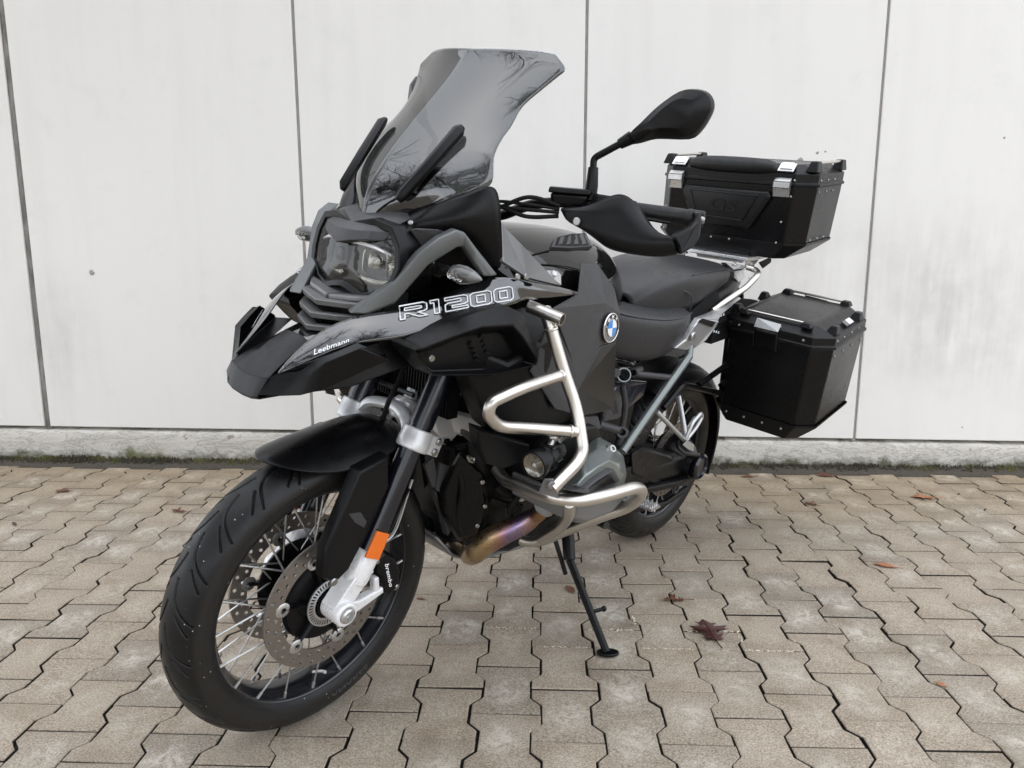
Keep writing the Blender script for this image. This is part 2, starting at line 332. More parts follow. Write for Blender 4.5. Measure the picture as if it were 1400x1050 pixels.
for x, wd in joints[1:-1]:
    mb = MB(); h_ = wd/2-.0005
    n = 60; L_, R_ = [], []
    for i in range(n+1):
        z = zb(x)-.012+(4.15-zb(x))*i/n; j = random.gauss(0, .0012)
        L_.append((x-h_-.003, 3.630+random.gauss(0, .0008), z)); R_.append((x+h_+.003, 3.630+random.gauss(0, .0008), z))
    mb.grid([L_, [(x+random.gauss(0, .001), 3.626, p[2]) for p in L_], R_])
    o = obj('joint_seal', mb, 'joint_seal_dark' if x < -2 else 'joint_seal', wall); o.location = (0, -3.62, 0)
# plinth: rough face, slightly proud of the panels
mb = MB(); NXP = 420; rows = []
prof = [(3.70, 0), (3.613, -.004), (3.606, -.018), (3.604, -.05), (3.602, -.09), (3.600, -.14), (3.598, -.24)]
def fn(x, s): return math.sin(x*7.1+s)*.4+math.sin(x*17.3+s*2.1)*.3+math.sin(x*43.7+s*3.7)*.2+math.sin(x*91+s*5)*.15
for j, (y, dz) in enumerate(prof):
    rows.append([(x, y+(fn(x, j)*.0025 if 0 < j else 0), zb(x)-.014+dz+(fn(x*1.3, j+.7)*.004 if 0 < j < 5 else 0)) for x in np.linspace(-5.1, 5.5, NXP)])
mb.grid(rows); o = obj('plinth', mb, 'plinth_render', wall, angle=60); o.location = (0, -3.62, 0)
mb = MB().box((0.2, 3.72, .1), (10.5, .03, .4)); o = obj('recess', mb, 'joint_seal_dark', wall, smooth=False); o.location = (0, -3.62, 0)
k = NT('anchor_plug'); k.out((.33, .31, .29), .8)
for x, z, r in [(-2.14, .935, .016), (1.17, 1.44, .012), (1.245, 1.47, .008), (1.28, 1.475, .006), (-.62, .98, .004), (2.06, 1.53, .006)]:
    mb = MB(); n = 10; ring = [V(x+r*random.uniform(.6, 1.2)*math.cos(2*PI*i/n), 3.6205, z+r*random.uniform(.6, 1.1)*math.sin(2*PI*i/n)) for i in range(n)]
    mb.loft([ring, [lerp(p, (x, 3.6205, z), .35)-V(0, r*.35, 0) for p in ring]]); o = obj('plug', mb, 'anchor_plug', wall); o.location = (0, -3.62, 0)
# strip of soil between the paving and the plinth, with moss and lichen clumps on it
mb = MB(); rows = []
for j, (y, z) in enumerate([(3.515, -.010), (3.527, .002), (3.545, .005), (3.57, .008), (3.595, .016), (3.615, .022)]):
    rows.append([(x, y+fn(x*2, j)*.008, z+abs(fn(x*3, j+2))*.004) for x in np.linspace(-5, 5.4, 500)])
mb.grid(rows); tag(obj('soil_strip', mb, 'dirt', angle=80), 'dark gritty soil strip along the foot of the plinth', 'soil', kind='stuff')
mb = MB()
def clump(c0, r, h):
    n = 6; a0 = random.random()*6
    ring = [c0+V(r*random.uniform(.6, 1.1)*math.cos(a0+2*PI*i/n), r*random.uniform(.5, .9)*math.sin(a0+2*PI*i/n), 0) for i in range(n)]
    top = [lerp(p, c0, .45)+V(0, 0, h*random.uniform(.6, 1.1)) for p in ring]
    mb.loft([ring, top], cap=False); mb.f.append(tuple(len(mb.v)-n+i for i in range(n)))
for i in range(9000):
    x = random.uniform(-4.4, 4.4); dens = .35+.65*max(0, math.sin(x*2.1+1.2)*.5+math.sin(x*5.3)*.35+math.sin(x*13.1+.6)*.3+.25)
    if random.random() > dens: continue
    y = 3.603-abs(random.gauss(0, .02)); clump(V(x, y, .008+max(0, y-3.56)*.3), random.uniform(.002, .008), random.uniform(.003, .019)*(.4+dens))
tag(obj('moss', mb, 'moss', smooth=False, weld=False), 'dark and yellow-green moss clumps along the wall foot', 'moss', kind='stuff')

# ================================================================== MOTORCYCLE
mat('black_satin', (.0035, .0035, .004), .30, 0, cvar=.2, rvar=.04, bump=.10, bscale=900, spec=.24)
mat('black_matte', (.004, .004, .0045), .38, 0, cvar=.2, rvar=.05, bump=.2, bscale=700, spec=.24)
mat('charcoal_matte', (.044, .044, .0465), .42, 0, cvar=.12, rvar=.05, bump=.15, bscale=800, spec=.4)
mat('black_gloss', (.006, .006, .007), .06, 0, coat=1, rvar=.03, spec=.6, coatr=.03); MATS['black_gloss'].node_tree.nodes['Principled BSDF'].inputs['Coat IOR'].default_value = 1.75
mat('fork_black', (.006, .007, .012), .25, 0, coat=.3)
mat('rubber', (.006, .006, .0065), .5, 0, cvar=.25, rvar=.1, bump=.2, bscale=260)
mat('soft_black', (.004, .004, .004), .65, 0, spec=.25)
mat('engine_dark', (.008, .0078, .0075), .42, .2, cvar=.3, rvar=.1, spec=.35)
mat('stainless', (.66, .63, .585), .33, 1, cvar=.03, rvar=.04, scale=9)
mat('silver_paint', (.70, .70, .70), .34, .35, cvar=.03, rvar=.06)
mat('white_casting', (.82, .82, .82), .30, .15, cvar=.02, rvar=.06)
mat('alloy', (.60, .60, .60), .32, .9, cvar=.08, rvar=.08)
mat('grey_metallic', (.125, .13, .13), .40, .5, cvar=.06, rvar=.05)
mat('casting_silver', (.50, .50, .50), .34, .7, cvar=.04, rvar=.05)
mat('tank_gloss', (.007, .0065, .006), .05, 0, spec=.5)
mat('plate_grey', (.19, .19, .19), .36, .35, cvar=.08, rvar=.08)
mat('head_cover', (.21, .235, .225), .3, .5, cvar=.0, rvar=.0, coat=.4, coatr=.12)
mat('rim_black', (.007, .0075, .010), .22, 0, coat=.3, coatr=.1, rvar=.05)
mat('lamp_silver', (.50, .48, .42), .2, .85, cvar=.5, scale=60)
mat('latch_steel', (.34, .34, .34), .16, 1, cvar=.1)
mat('knee_lower', (.012, .0112, .0105), .30, 0)
mat('frame_green', (.17, .19, .186), .28, .6, cvar=.0, rvar=.0, coat=.3)
mat('steel_disc', (.29, .262, .235), .36, .85, cvar=.10, rvar=.10, scale=60, bump=.06, bscale=400)
mat('bolt_steel', (.36, .355, .34), .3, 1, cvar=.1)
mat('chrome', (.82, .82, .82), .07, 1)
mat('leather', (.024, .024, .026), .40, 0, cvar=.15, rvar=.06, bump=.7, bscale=260, spec=.5)
mat('leather_lower', (.022, .022, .023), .5, 0, cvar=.15, rvar=.07, bump=.55, bscale=420)
mat('case_black', (.004, .004, .0045), .27, .0, coat=0, spec=.28, rvar=.03, scale=5, bump=.10, bscale=900)
mat('case_plastic', (.006, .006, .0065), .36, 0, cvar=.2, rvar=.06, bump=.3, bscale=800, spec=.3)
mat('white_print', (.82, .84, .86), .4); mat('blue_print', (.02, .22, .62), .3, coat=.6); mat('emblem_white', (.85, .85, .85), .3, coat=.6)
mat('amber', (.85, .17, .008), .25, 0, coat=.5, cvar=.12, scale=300, bump=.8, bscale=350)
mat('sidewall_print', (.06, .06, .062), .4); mat('red_dot', (.5, .02, .02), .4)
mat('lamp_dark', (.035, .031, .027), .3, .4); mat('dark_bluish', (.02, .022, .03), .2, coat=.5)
k = NT('tyre_rubber'); Oc = k.tc.outputs['Object']
c_ = k.mix(k.noise(Oc, 25, 4), (.005, .005, .0055), (.010, .010, .0105)); c_ = k.mix(k.math('MULTIPLY', k.ramp(k.noise(Oc, 9, 5), .55, .8), .25), c_, (.05, .046, .04))
sw_ = k.rng(k.math('ABSOLUTE', k.sep(Oc)[1]), .0535, .058, 0., .7); c_ = k.mix(sw_, c_, k.mix(k.noise(Oc, 40, 4), (.014, .0125, .011), (.028, .025, .022)))
sp_ = k.math('MULTIPLY', k.ramp(k.vor(Oc, 70), .06, .10, (1, 1, 1), (0, 0, 0)), k.ramp(k.noise(Oc, 16, 3), .52, .56)); c_ = k.mix(sp_, c_, (.5, .49, .46))
k.out(c_, k.rng(k.noise(Oc, 30), .3, .7, .30, .5), k.bump(k.noise(Oc, 300, 3), .2, .001)); k.b.inputs['Specular IOR Level'].default_value = .3
# heat-blued header pipe: colour bands run along the pipe
k = NT('header_pipe'); Oc = k.tc.outputs['Object']; s_ = k.sep(Oc)
fac = k.math('ADD', k.rng(s_[1], .10, .275, 0., 1.), k.math('MULTIPLY', k.math('SUBTRACT', k.noise(Oc, 18, 4), .5), .25))
n = k.t.nodes.new('ShaderNodeValToRGB'); k.t.links.new(fac, n.inputs[0]); e = n.color_ramp.elements
e[0].position = 0; e[0].color = (.50, .38, .27, 1); e[1].position = 1; e[1].color = (.45, .26, .10, 1)
for p_, c_ in ((.18, (.46, .34, .20)), (.34, (.56, .40, .22)), (.48, (.42, .22, .20)), (.60, (.27, .20, .34)), (.72, (.36, .25, .30)), (.86, (.42, .24, .14))):
    q_ = e.new(p_); q_.color = (*c_, 1)
k.out(k.mix(k.math('MULTIPLY', k.ramp(k.noise(Oc, 30, 5), .55, .8), .25), n.outputs[0], (.25, .17, .11)), k.rng(k.noise(Oc, 40), .3, .7, .2, .42)); k.b.inputs['Metallic'].default_value = .95
# tinted screen and clear lamp glass
def glass(name, tint, r0=.04):
    """thin clear sheet: Schlick reflection over a tinted see-through layer, the same from both faces."""
    m = bpy.data.materials.new(name); m.use_nodes = True; t = m.node_tree; t.nodes.clear()
    o_ = t.nodes.new('ShaderNodeOutputMaterial'); mx = t.nodes.new('ShaderNodeMixShader'); g_ = t.nodes.new('ShaderNodeNewGeometry')
    dt = t.nodes.new('ShaderNodeVectorMath'); dt.operation = 'DOT_PRODUCT'; t.links.new(g_.outputs['Incoming'], dt.inputs[0]); t.links.new(g_.outputs['Normal'], dt.inputs[1])
    def mt(op, a, b=0.):
        n = t.nodes.new('ShaderNodeMath'); n.operation = op
        for s_, v in ((n.inputs[0], a), (n.inputs[1], b)):
            if isinstance(v, float): s_.default_value = v
            else: t.links.new(v, s_)
        return n.outputs[0]
    f5 = mt('POWER', mt('SUBTRACT', 1., mt('ABSOLUTE', dt.outputs['Value'])), 5.); fr = mt('ADD', mt('MULTIPLY', f5, 1.-r0), r0)
    tr = t.nodes.new('ShaderNodeBsdfTransparent'); tr.inputs[0].default_value = (*tint, 1); gl = t.nodes.new('ShaderNodeBsdfGlossy'); gl.inputs['Roughness'].default_value = 0
    t.links.new(fr, mx.inputs[0]); t.links.new(tr.outputs[0], mx.inputs[1]); t.links.new(gl.outputs[0], mx.inputs[2]); t.links.new(mx.outputs[0], o_.inputs[0]); MATS[name] = m
glass('screen_tint', (.26, .27, .272), .12); glass('lamp_glass', (.72, .72, .71), .05)

YAW, LEAN = math.radians(51.7), .164
_h = V(-math.cos(YAW), -math.sin(YAW), 0); _l = V(math.sin(YAW), -math.cos(YAW), 0)
_a = _l*math.cos(LEAN)-V(0, 0, math.sin(LEAN)); _u = V(0, 0, math.cos(LEAN))+_l*math.sin(LEAN)
BM = Matrix(((_h[0], _a[0], _u[0], .37024), (_h[1], _a[1], _u[1], 2.75654), (_h[2], _a[2], _u[2], .0030), (0, 0, 0, 1)))
bike = bpy.data.objects.new('motorcycle', None); COL.objects.link(bike); bike.matrix_world = BM
tag(bike, 'black and grey touring motorcycle with aluminium luggage cases leaning on its side stand', 'motorcycle')
BI = BM.inverted()
def to_local(x, y, z): return np.array(BI @ Vector((x, y, z)))

# ------------------------------------------------------------------ lettering mapped on a quad
def text_mesh(body, bold=0.0, ext=.0):
    cu = bpy.data.curves.new('t', 'FONT'); cu.body = body; cu.offset = bold; cu.resolution_u = 4; cu.space_character = 1.05
    o = bpy.data.objects.new('t', cu); COL.objects.link(o); dg = bpy.context.evaluated_depsgraph_get(); dg.update()
    me = bpy.data.meshes.new_from_object(o.evaluated_get(dg)); v = np.array([p.co[:] for p in me.vertices]); f = [tuple(p.vertices) for p in me.polygons]
    bpy.data.objects.remove(o); bpy.data.curves.remove(cu); bpy.data.meshes.remove(me)
    mn, mx = v.min(0), v.max(0); uv = (v[:, :2]-mn[:2])/(mx[:2]-mn[:2]); return uv, f
def text_quad(name, body, p00, p10, p11, p01, m, parent, lift=.001, bold=.01):
    uv, f = text_mesh(body, bold); p00, p10, p11, p01 = [np.asarray(p, float) for p in (p00, p10, p11, p01)]
    nr = unit(np.cross(p10-p00, p01-p00))
    v = [(1-a)*(1-b)*p00+a*(1-b)*p10+a*b*p11+(1-a)*b*p01+nr*lift for a, b in uv]
    return obj(name, MB().add(v, f), m, parent, smooth=False)

# ------------------------------------------------------------------ wheels
def tyre_mesh(R, w, hh, nth, nph, rep, treads, half, depth, ph_max=127):
    """treads: list of polylines in (arc metres, y metres) for the +y side; returns verts relative to the wheel centre."""
    th = np.linspace(0, 2*PI, nth, endpoint=False); ph = np.radians(np.linspace(-ph_max, ph_max, nph))
    T, P = np.meshgrid(th, ph, indexing='ij'); y = w*np.sin(P); r = R-hh+hh*np.cos(P)
    per = 2*PI*R/rep; arc_y = w*P*.98          # developed width
    d = np.full(T.shape, 9.)
    for side, sh in ((1, 0.), (-1, .5)):
        A = (T*R+sh*per) % per; Yd = arc_y*side
        for pl, wd in treads:
            pts = np.array(smooth_path([V(a, b, 0) for a, b in pl], 4))[:, :2]
            for o_ in (-1, 0):
                for i in range(len(pts)-1):
                    a, b = pts[i]+[o_*per, 0], pts[i+1]+[o_*per, 0]; e = b-a; L2 = e@e
                    t = np.clip(((A-a[0])*e[0]+(Yd-a[1])*e[1])/L2, 0, 1)
                    q = np.hypot(A-a[0]-t*e[0], Yd-a[1]-t*e[1])-wd; d = np.minimum(d, q)
    g = np.clip(1-(d)/half, 0, 1); g = g*g*(3-2*g)
    dr = -depth*g; r = r+dr*np.cos(P); y = y+dr*np.sin(P)
    # shallow moulded step between tread and sidewall
    st = 1/(1+np.exp(-(np.abs(np.degrees(P))-88)/1.2)); y = y-np.sign(y)*st*.0012
    v = np.stack([r*np.sin(T), y, r*np.cos(T)], -1).reshape(-1, 3)
    f = [(i*nph+j, i*nph+j+1, ((i+1) % nth)*nph+j+1, ((i+1) % nth)*nph+j) for i in range(nth) for j in range(nph-1)]
    return v, f
def brake_disc(c, side, y0, ro, ri, n=30, hr=.0046):
    m = MB(); c = np.asarray(c, float); rm = (ro+ri)/2
    def P(a, r, yy): return c+V(r*math.sin(a), side*yy, r*math.cos(a))
    for bi, (r0, r1) in enumerate(((ri, rm), (rm, ro))):
        for k_ in range(n):
            a0 = 2*PI*(k_+.5*bi)/n; a1 = a0+2*PI/n; am, rc = (a0+a1)/2, (r0+r1)/2+(.0015 if bi == 0 else -.0015)+(random.uniform(-.002, .002))
            cor = [(a0, r0), (am, r0), (a1, r0), (a1, (r0+r1)/2), (a1, r1), (am, r1), (a0, r1), (a0, (r0+r1)/2)]
            hole = [(am+hr/rc*math.cos(PI*1.25+q*PI/4), rc+hr*math.sin(PI*1.25+q*PI/4)) for q in range(8)]
            vs = [P(a, r, yy) for yy in (y0-.0025, y0+.0025) for L_ in (cor, hole) for a, r in L_]
            fs = []
            for q in range(8):
                q2 = (q+1) % 8
                fs += [(16+q, 16+q2, 24+q2, 24+q), (q2, q, 8+q, 8+q2), (24+q, 24+q2, 8+q2, 8+q)]
                if q in ((0, 1) if bi == 0 else (4, 5)): fs.append((q, q2, 16+q2, 16+q))
            m.add(vs, fs)
    return m
WF, WR = V(1.48, 0, .322), V(0, 0, .317)
def lat(c, prof, n=96, closed=True): return MB().lathe(prof, c, (0, 1, 0), n, closed)
def spokes(parent, c, rr, yr, rh, yh, n, rad=.0021):
    for k_ in range(n):
        side = 1 if k_ % 2 == 0 else -1; a = 2*PI*k_/n; sw = (1 if (k_//2) % 2 == 0 else -1)*.62
        A = c+V(rr*math.sin(a), side*yr, rr*math.cos(a)); B = c+V(rh*math.sin(a+sw), side*yh, rh*math.cos(a+sw))
        d = unit(B-A); m = MB().tube([A+d*.012, B], rad, 7); m.tube([A-d*.004, A+d*.014], .0034, 8)
        obj('spoke', m, 'alloy', parent, weld=False)
# front wheel: the rim carries tyre, spokes, hub and brake discs
rim_f = [(.2535, .046), (.2505, .0475), (.243, .0445), (.2405, .041), (.2385, .030), (.229, .022), (.226, .010), (.226, -.010), (.229, -.022), (.2385, -.030), (.2405, -.041), (.243, -.0445), (.2505, -.0475), (.2535, -.046), (.246, -.040), (.236, -.012), (.236, .012), (.246, .040)]
wheel_f = obj('wheel', lat(WF, rim_f, 128), 'rim_black', bike, angle=50); wheel_f['label'] = 'wire-spoked wheel under the black mudguard'
tr = [([(.000, .004), (.022, .008), (.044, .016), (.060, .030), (.074, .050), (.082, .064)], .0017), ([(.070, .024), (.086, .038), (.106, .056)], .0017)]
v_, f_ = tyre_mesh(.324, .0605, .050, 2300, 150, 22, tr, .0009, .0055)
tyre_f = obj('tyre', MB().add(v_+WF, f_), 'tyre_rubber', wheel_f, angle=80, weld=False)
hub = lat(WF, [(.018, -.075), (.030, -.075), (.032, -.055), (.092, -.056), (.097, -.046), (.075, -.038), (.036, -.034), (.030, 0), (.036, .034), (.075, .038), (.097, .046), (.092, .056), (.032, .055), (.030, .075), (.018, .075)], 48, True)
for k_ in range(6):   # carrier arms of the floating discs
    a = 2*PI*k_/6+.35
    for s in (1, -1):
        P0 = WF+V(.05*math.sin(a), s*.056, .05*math.cos(a)); P1 = WF+V(.112*math.sin(a), s*.060, .112*math.cos(a))
        hub.tube([P0, P1], [.017, .009], 8, flat=.35)
obj('hub', hub, 'black_satin', wheel_f)
spokes(wheel_f, WF, .2405, .037, .058, .040, 40)
for s in (1, -1):
    d = brake_disc(WF, s, .064, .1525, .112, 30)
    d2 = obj('brake_disc', d, 'steel_disc', wheel_f, smooth=False)
    for k_ in range(6):
        a = 2*PI*k_/6+.35; P0 = WF+V(.110*math.sin(a), s*.060, .110*math.cos(a))
        b_ = MB().lathe([(.006, 0), (.0165, 0), (.0165, .0065), (.012, .009), (.007, .009), (.006, .006)], P0, (0, s, 0), 18, True)
        obj('disc_bobbin', b_, 'alloy', wheel_f)
# toothed sensor ring
m = MB(); n = 44
for k_ in range(n):
    a0, a1 = 2*PI*k_/n, 2*PI*(k_+.52)/n
    def P(a, r, yy): return WF+V(r*math.sin(a), yy, r*math.cos(a))
    m.add([P(a, r, yy) for yy in (.072, .076) for a, r in ((a0, .040), (a1, .040), (a1, .052), (a0, .052))], [(0, 1, 2, 3), (7, 6, 5, 4), (0, 4, 5, 1), (1, 5, 6, 2), (2, 6, 7, 3), (3, 7, 4, 0)])
m.lathe([(.036, .0725), (.041, .0725), (.041, .0757), (.036, .0757)], WF, (0, 1, 0), 48, True); m.lathe([(.0515, .0725), (.055, .0725), (.055, .0757), (.0515, .0757)], WF, (0, 1, 0), 48, True)
obj('sensor_ring', m, 'alloy', wheel_f, smooth=False)
obj('valve', MB().tube([WF+V(-.02, .01, -.225), WF+V(-.02, .04, -.205), WF+V(-.02, .052, -.2)], .004, 8), 'alloy', wheel_f)
# raised lettering on the sidewall
uv, ff = text_mesh('ANAKEE', .015); vv = []
for a, b in uv:
    al = PI*1.10+.02-(1-a)*.0+(a-.5)*.40; r = .2655+b*.0135; ph_ = math.acos(max(-1, min(1, (r-.274)/.050))); vv.append(WF+V(r*math.sin(al), .0605*math.sin(ph_)-.0002, r*math.cos(al)))
obj('lettering', MB().add(vv, ff), 'sidewall_print', wheel_f, smooth=False)
# rear wheel
rim_r = [(.228, .068), (.225, .0695), (.219, .066), (.2165, .060), (.214, .045), (.205, .032), (.202, .012), (.202, -.012), (.205, -.032), (.214, -.045), (.2165, -.060), (.219, -.066), (.225, -.0695), (.228, -.068), (.221, -.06), (.212, -.015), (.212, .015), (.221, .06)]
wheel_r = obj('wheel', lat(WR, rim_r, 96), 'rim_black', bike, angle=50); wheel_r['label'] = 'wide wire-spoked wheel behind the final drive'
tr = [([(.0, .006), (.02, .02), (.04, .05), (.046, .085)], .0018), ([(.05, .03), (.066, .055), (.072, .09)], .0016), ([(.012, .05), (.022, .075), (.028, .1)], .0012)]
v_, f_ = tyre_mesh(.320, .086, .062, 720, 60, 22, tr, .0015, .0045, 122)
obj('tyre', MB().add(v_+WR, f_), 'tyre_rubber', wheel_r, angle=80, weld=False)
obj('hub', lat(WR, [(.02, -.09), (.055, -.09), (.06, -.06), (.075, -.05), (.075, -.04), (.045, -.03), (.045, .03), (.075, .04), (.075, .05), (.06, .06), (.055, .09), (.02, .09)], 40), 'black_satin', wheel_r)
spokes(wheel_r, WR, .217, .056, .068, .045, 40, .0023)
d = brake_disc(WR, 1, .078, .138, .100, 28); obj('brake_disc', d, 'steel_disc', wheel_r, smooth=False)

# ------------------------------------------------------------------ fork
FA = unit(V(-.425, 0, .905)); FL = V(1.457, .105, .339)
def fk(z, y=.105): t = (z-.339)/FA[2]; p = FL+FA*t; return V(p[0], y, p[2])
leg = MB().tube([fk(.40), fk(.90)], .0255, 28); leg.tube([fk(.70), fk(.93)], .0275, 28)
both('fork_tube', leg, 'fork_black', bike)
low = MB()
low.tube([fk(.372), fk(.385), fk(.436), fk(.441)], [.026, .0285, .029, .0265], 28)
low.lathe([(0, -.036), (.024, -.036), (.0275, -.030), (.0275, .022), (.025, .027), (.018, .027), (.017, .022), (0, .022)], WF+V(0, .112, 0), (0, 1, 0), 28)
low.loft([[fk(.395)+V(dx, dy, 0) for dx, dy in ((.026, .022), (-.026, .022), (-.026, -.024), (.026, -.024))], [WF+V(dx, .105+dy, .012) for dx, dy in ((.026, .019), (-.026, .019), (-.026, -.026), (.026, -.026))]])
lo = both('fork_lower', low, 'white_casting', bike, bevel=.003)
arm = MB(); ar = lambda x, z, hz, hy: [V(x, .105+hy, z+hz), V(x, .105+hy, z-hz), V(x, .105-hy, z-hz), V(x, .105-hy, z+hz)]
arm.loft([ar(1.472, .316, .022, .016), ar(1.43, .314, .013, .012), ar(1.375, .324, .0085, .011), ar(1.352, .330, .009, .010)])
arm.loft([[V(x, .105+s*.010, z) for x, z, s in ((1.388, .325, 1), (1.372, .322, 1), (1.372, .322, -1), (1.388, .325, -1))], [V(x, .105+s*.010, z) for x, z, s in ((1.392, .365, 1), (1.378, .365, 1), (1.378, .365, -1), (1.392, .365, -1))]])
ax = MB().lathe([(0, .02), (.010, .02), (.0165, .024), (.0165, .031), (.013, .034), (.008, .034), (.006, .026), (0, .026)], WF+V(0, .112, 0), (0, 1, 0), 28)
for s, p in ((1, lo[0]), (-1, lo[1])):
    obj('caliper_arm', arm if s == 1 else arm.mirrored(), 'white_casting', p, bevel=.004)
    obj('axle_bolt', ax if s == 1 else ax.mirrored(), 'alloy', p)
# brake calipers
cal = MB(); o1 = [(1.398, .415), (1.372, .428), (1.335, .400), (1.316, .355), (1.318, .315), (1.342, .302), (1.366, .318), (1.372, .36)]
cal.loft([[V(x*.96+1.352*.04, .060, z*.96+.362*.04) for x, z in o1], [V(x, .068, z) for x, z in o1], [V(x, .108, z) for x, z in o1], [V(lerp(x, 1.352, .14), .118, lerp(z, .362, .14)) for x, z in o1]])
c1, c2 = both('brake_caliper', cal, 'black_satin', bike, bevel=.003)
text_quad('lettering', 'brembo', (1.371, 0.119, 0.3962), (1.351, 0.119, 0.3314), (1.34, 0.119, 0.3302), (1.358, 0.119, 0.3934), 'white_print', c1, .0012, .02)
obj('caliper_bolt', MB().bolt(V(1.325, .108, .322), (0, 1, 0), .006, .012).bolt(V(1.39, .108, .408), (0, 1, 0), .006, .012), 'bolt_steel', c1)
obj('brake_line', MB().tube(smooth_path([V(1.37, .10, .425), (1.298, 0.085, 0.5197), (1.271, 0.08, 0.5551), (1.261, 0.07, 0.5832), (1.27, 0.05, 0.6226)], 8), .0045, 8), 'black_satin', bike)
obj('brake_line', MB().tube(smooth_path([(1.352, 0.09, 0.4296), (1.317, 0.088, 0.4519), (1.275, 0.082, 0.5604)], 6), .0035, 8), 'alloy', bike)
# amber side reflector
rf = MB().prism([(1.414, 0.131, 0.4976), (1.38, 0.131, 0.4796), (1.404, 0.131, 0.426), (1.441, 0.131, 0.4439)], (0, .007, 0)); both('reflector', rf, 'amber', bike, bevel=.0015, smooth=False)
# fork guards in front of the tubes
gp = [(1.463, 0.122, 0.6419), (1.384, 0.118, 0.6576), (1.379, 0.121, 0.5883), (1.414, 0.127, 0.53), (1.481, 0.13, 0.423), (1.51, 0.13, 0.4055), (1.539, 0.127, 0.4229), (1.537, 0.126, 0.488), (1.496, 0.124, 0.574)]
gd = MB().loft([[V(p[0], p[1]-.03, p[2]) for p in map(np.array, gp)], [np.array(p)-V(0, .006, 0) for p in gp], [lerp(p, (1.44, .126, .54), .05)+V(0, .002, 0) for p in gp]])
g1, g2 = both('fork_guard', gd, 'black_matte', bike, bevel=.003)
dimp = [(1.486, 0.127, 0.5546), (1.456, 0.127, 0.5496), (1.439, 0.129, 0.5235), (1.445, 0.129, 0.512), (1.47, 0.128, 0.531)]
obj('scoop', MB().loft([[np.array(p) for p in dimp], [lerp(p, (1.448, 0.12, 0.5225), .35)-V(0, -.0035, 0) for p in dimp]]), 'charcoal_matte', g1)
obj('guard_bolt', MB().bolt((1.515, 0.126, 0.4113), (0, 1, 0), .009, .008), 'bolt_steel', g1)
# mudguard
rows = []
for X, w_, zr, ze in ((1.612, .008, .655, .6545), (1.603, .034, .662, .655), (1.578, .068, .670, .650), (1.530, .091, .682, .640), (1.475, .097, .692, .633), (1.42, .101, .700, .635), (1.365, .100, .703, .648), (1.325, .092, .697, .657), (1.305, .075, .688, .660)):
    rows.append([(X-(.012 if abs(t) > .9 else 0)*0, t*w_, ze+(zr-ze)*(1-abs(t)**2.3)) for t in (-1, -.92, -.75, -.5, -.25, 0, .25, .5, .75, .92, 1)])
mud = obj('mudguard', MB().grid(rows), 'black_satin', bike, sub=2, solid=.0035)
# fork clamps and bridge
cl = MB(); cc = fk(.672)
cl.tube([cc-FA*.024, cc-FA*.022, cc-FA*.002, cc+FA*.0, cc+FA*.022, cc+FA*.024], [.033, .036, .037, .036, .035, .032], 32)
bk = V(-FA[2], 0, FA[0])
R3 = Matrix((( -FA[2], 0, FA[0]), (0, 1, 0), (FA[0], 0, FA[2]))).transposed()
cl.box(cc+bk*.042+V(0, .004, 0), (.04, .044, .044), R3)
k1, k2 = both('fork_clamp', cl, 'silver_paint', bike, bevel=.004)
for t_ in (-.012, .012):
    obj('clamp_bolt', MB().bolt(cc+bk*.046+V(0, .026, 0)+FA*t_, (0, 1, 0), .0085, .006), 'bolt_steel', k1)
br = MB().tube(smooth_path([cc+V(0, -.02, .008), V(1.290, .06, .706), V(1.275, 0, .712), V(1.290, -.06, .706), V(cc[0], -.085, cc[2]+.008)], 8), .017, 12, flat=.7)
obj('fork_bridge', br, 'silver_paint', bike)
bj = MB().lathe([(0, -.03), (.03, -.03), (.034, -.02), (.034, .012), (.028, .02), (.018, .022), (.016, .045), (0, .045)], (1.235, 0, .70), tuple(FA), 28); obj('ball_joint', bj, 'silver_paint', bike)
tl = MB()   # wishbone arm that carries the fork
for s in (1, -1):
    tl.loft([[V(1.24, s*.01, .68), V(1.24, s*.035, .68), V(1.24, s*.035, .715), V(1.24, s*.01, .715)], [V(1.15, s*.055, .645), V(1.15, s*.09, .645), V(1.15, s*.09, .70), V(1.15, s*.055, .70)], [V(1.02, s*.10, .60), V(1.02, s*.13, .60), V(1.02, s*.13, .66), V(1.02, s*.10, .66)]])
obj('wishbone', tl, 'silver_paint', bike, bevel=.006)
# front spring strut
m = MB(); ca, cb = V(1.165, .035, .66), V(1.09, .03, .90); d = unit(cb-ca); u_, w_ = perp(d); L_ = np.linalg.norm(cb-ca)
pts = [ca+d*L_*i/160+.030*(math.cos(2*PI*7*i/160)*u_+math.sin(2*PI*7*i/160)*w_) for i in range(161)]
m.tube(pts, .0065, 8); sp_ = obj('spring', m, 'charcoal_matte', bike)
obj('damper', MB().tube([ca-d*.03, cb], .018, 14), 'engine_dark', sp_)
wb = [(1.225, 0.072, 0.7051), (1.183, 0.076, 0.7025), (1.141, 0.082, 0.7011), (1.144, 0.088, 0.6438), (1.176, 0.084, 0.6176), (1.205, 0.078, 0.6527), (1.223, 0.072, 0.6679)]
both('wishbone_casting', MB().prism(wb, (0, -.03, 0)), 'silver_paint', bike, bevel=.005, smooth=False)
both('casting_recess', MB().prism([(1.2, 0.0855, 0.6404), (1.176, 0.0865, 0.6411), (1.163, 0.0865, 0.6297), (1.177, 0.0855, 0.6226)], (0, .001, 0)), 'engine_dark', bike, smooth=False)
obj('cable', MB().tube(smooth_path([(1.272, 0.02, 0.8052), (1.294, 0.03, 0.7788), (1.322, 0.04, 0.7506), (1.324, 0.03, 0.719), (1.321, 0.02, 0.6892)], 6), .006, 8), 'soft_black', bike)

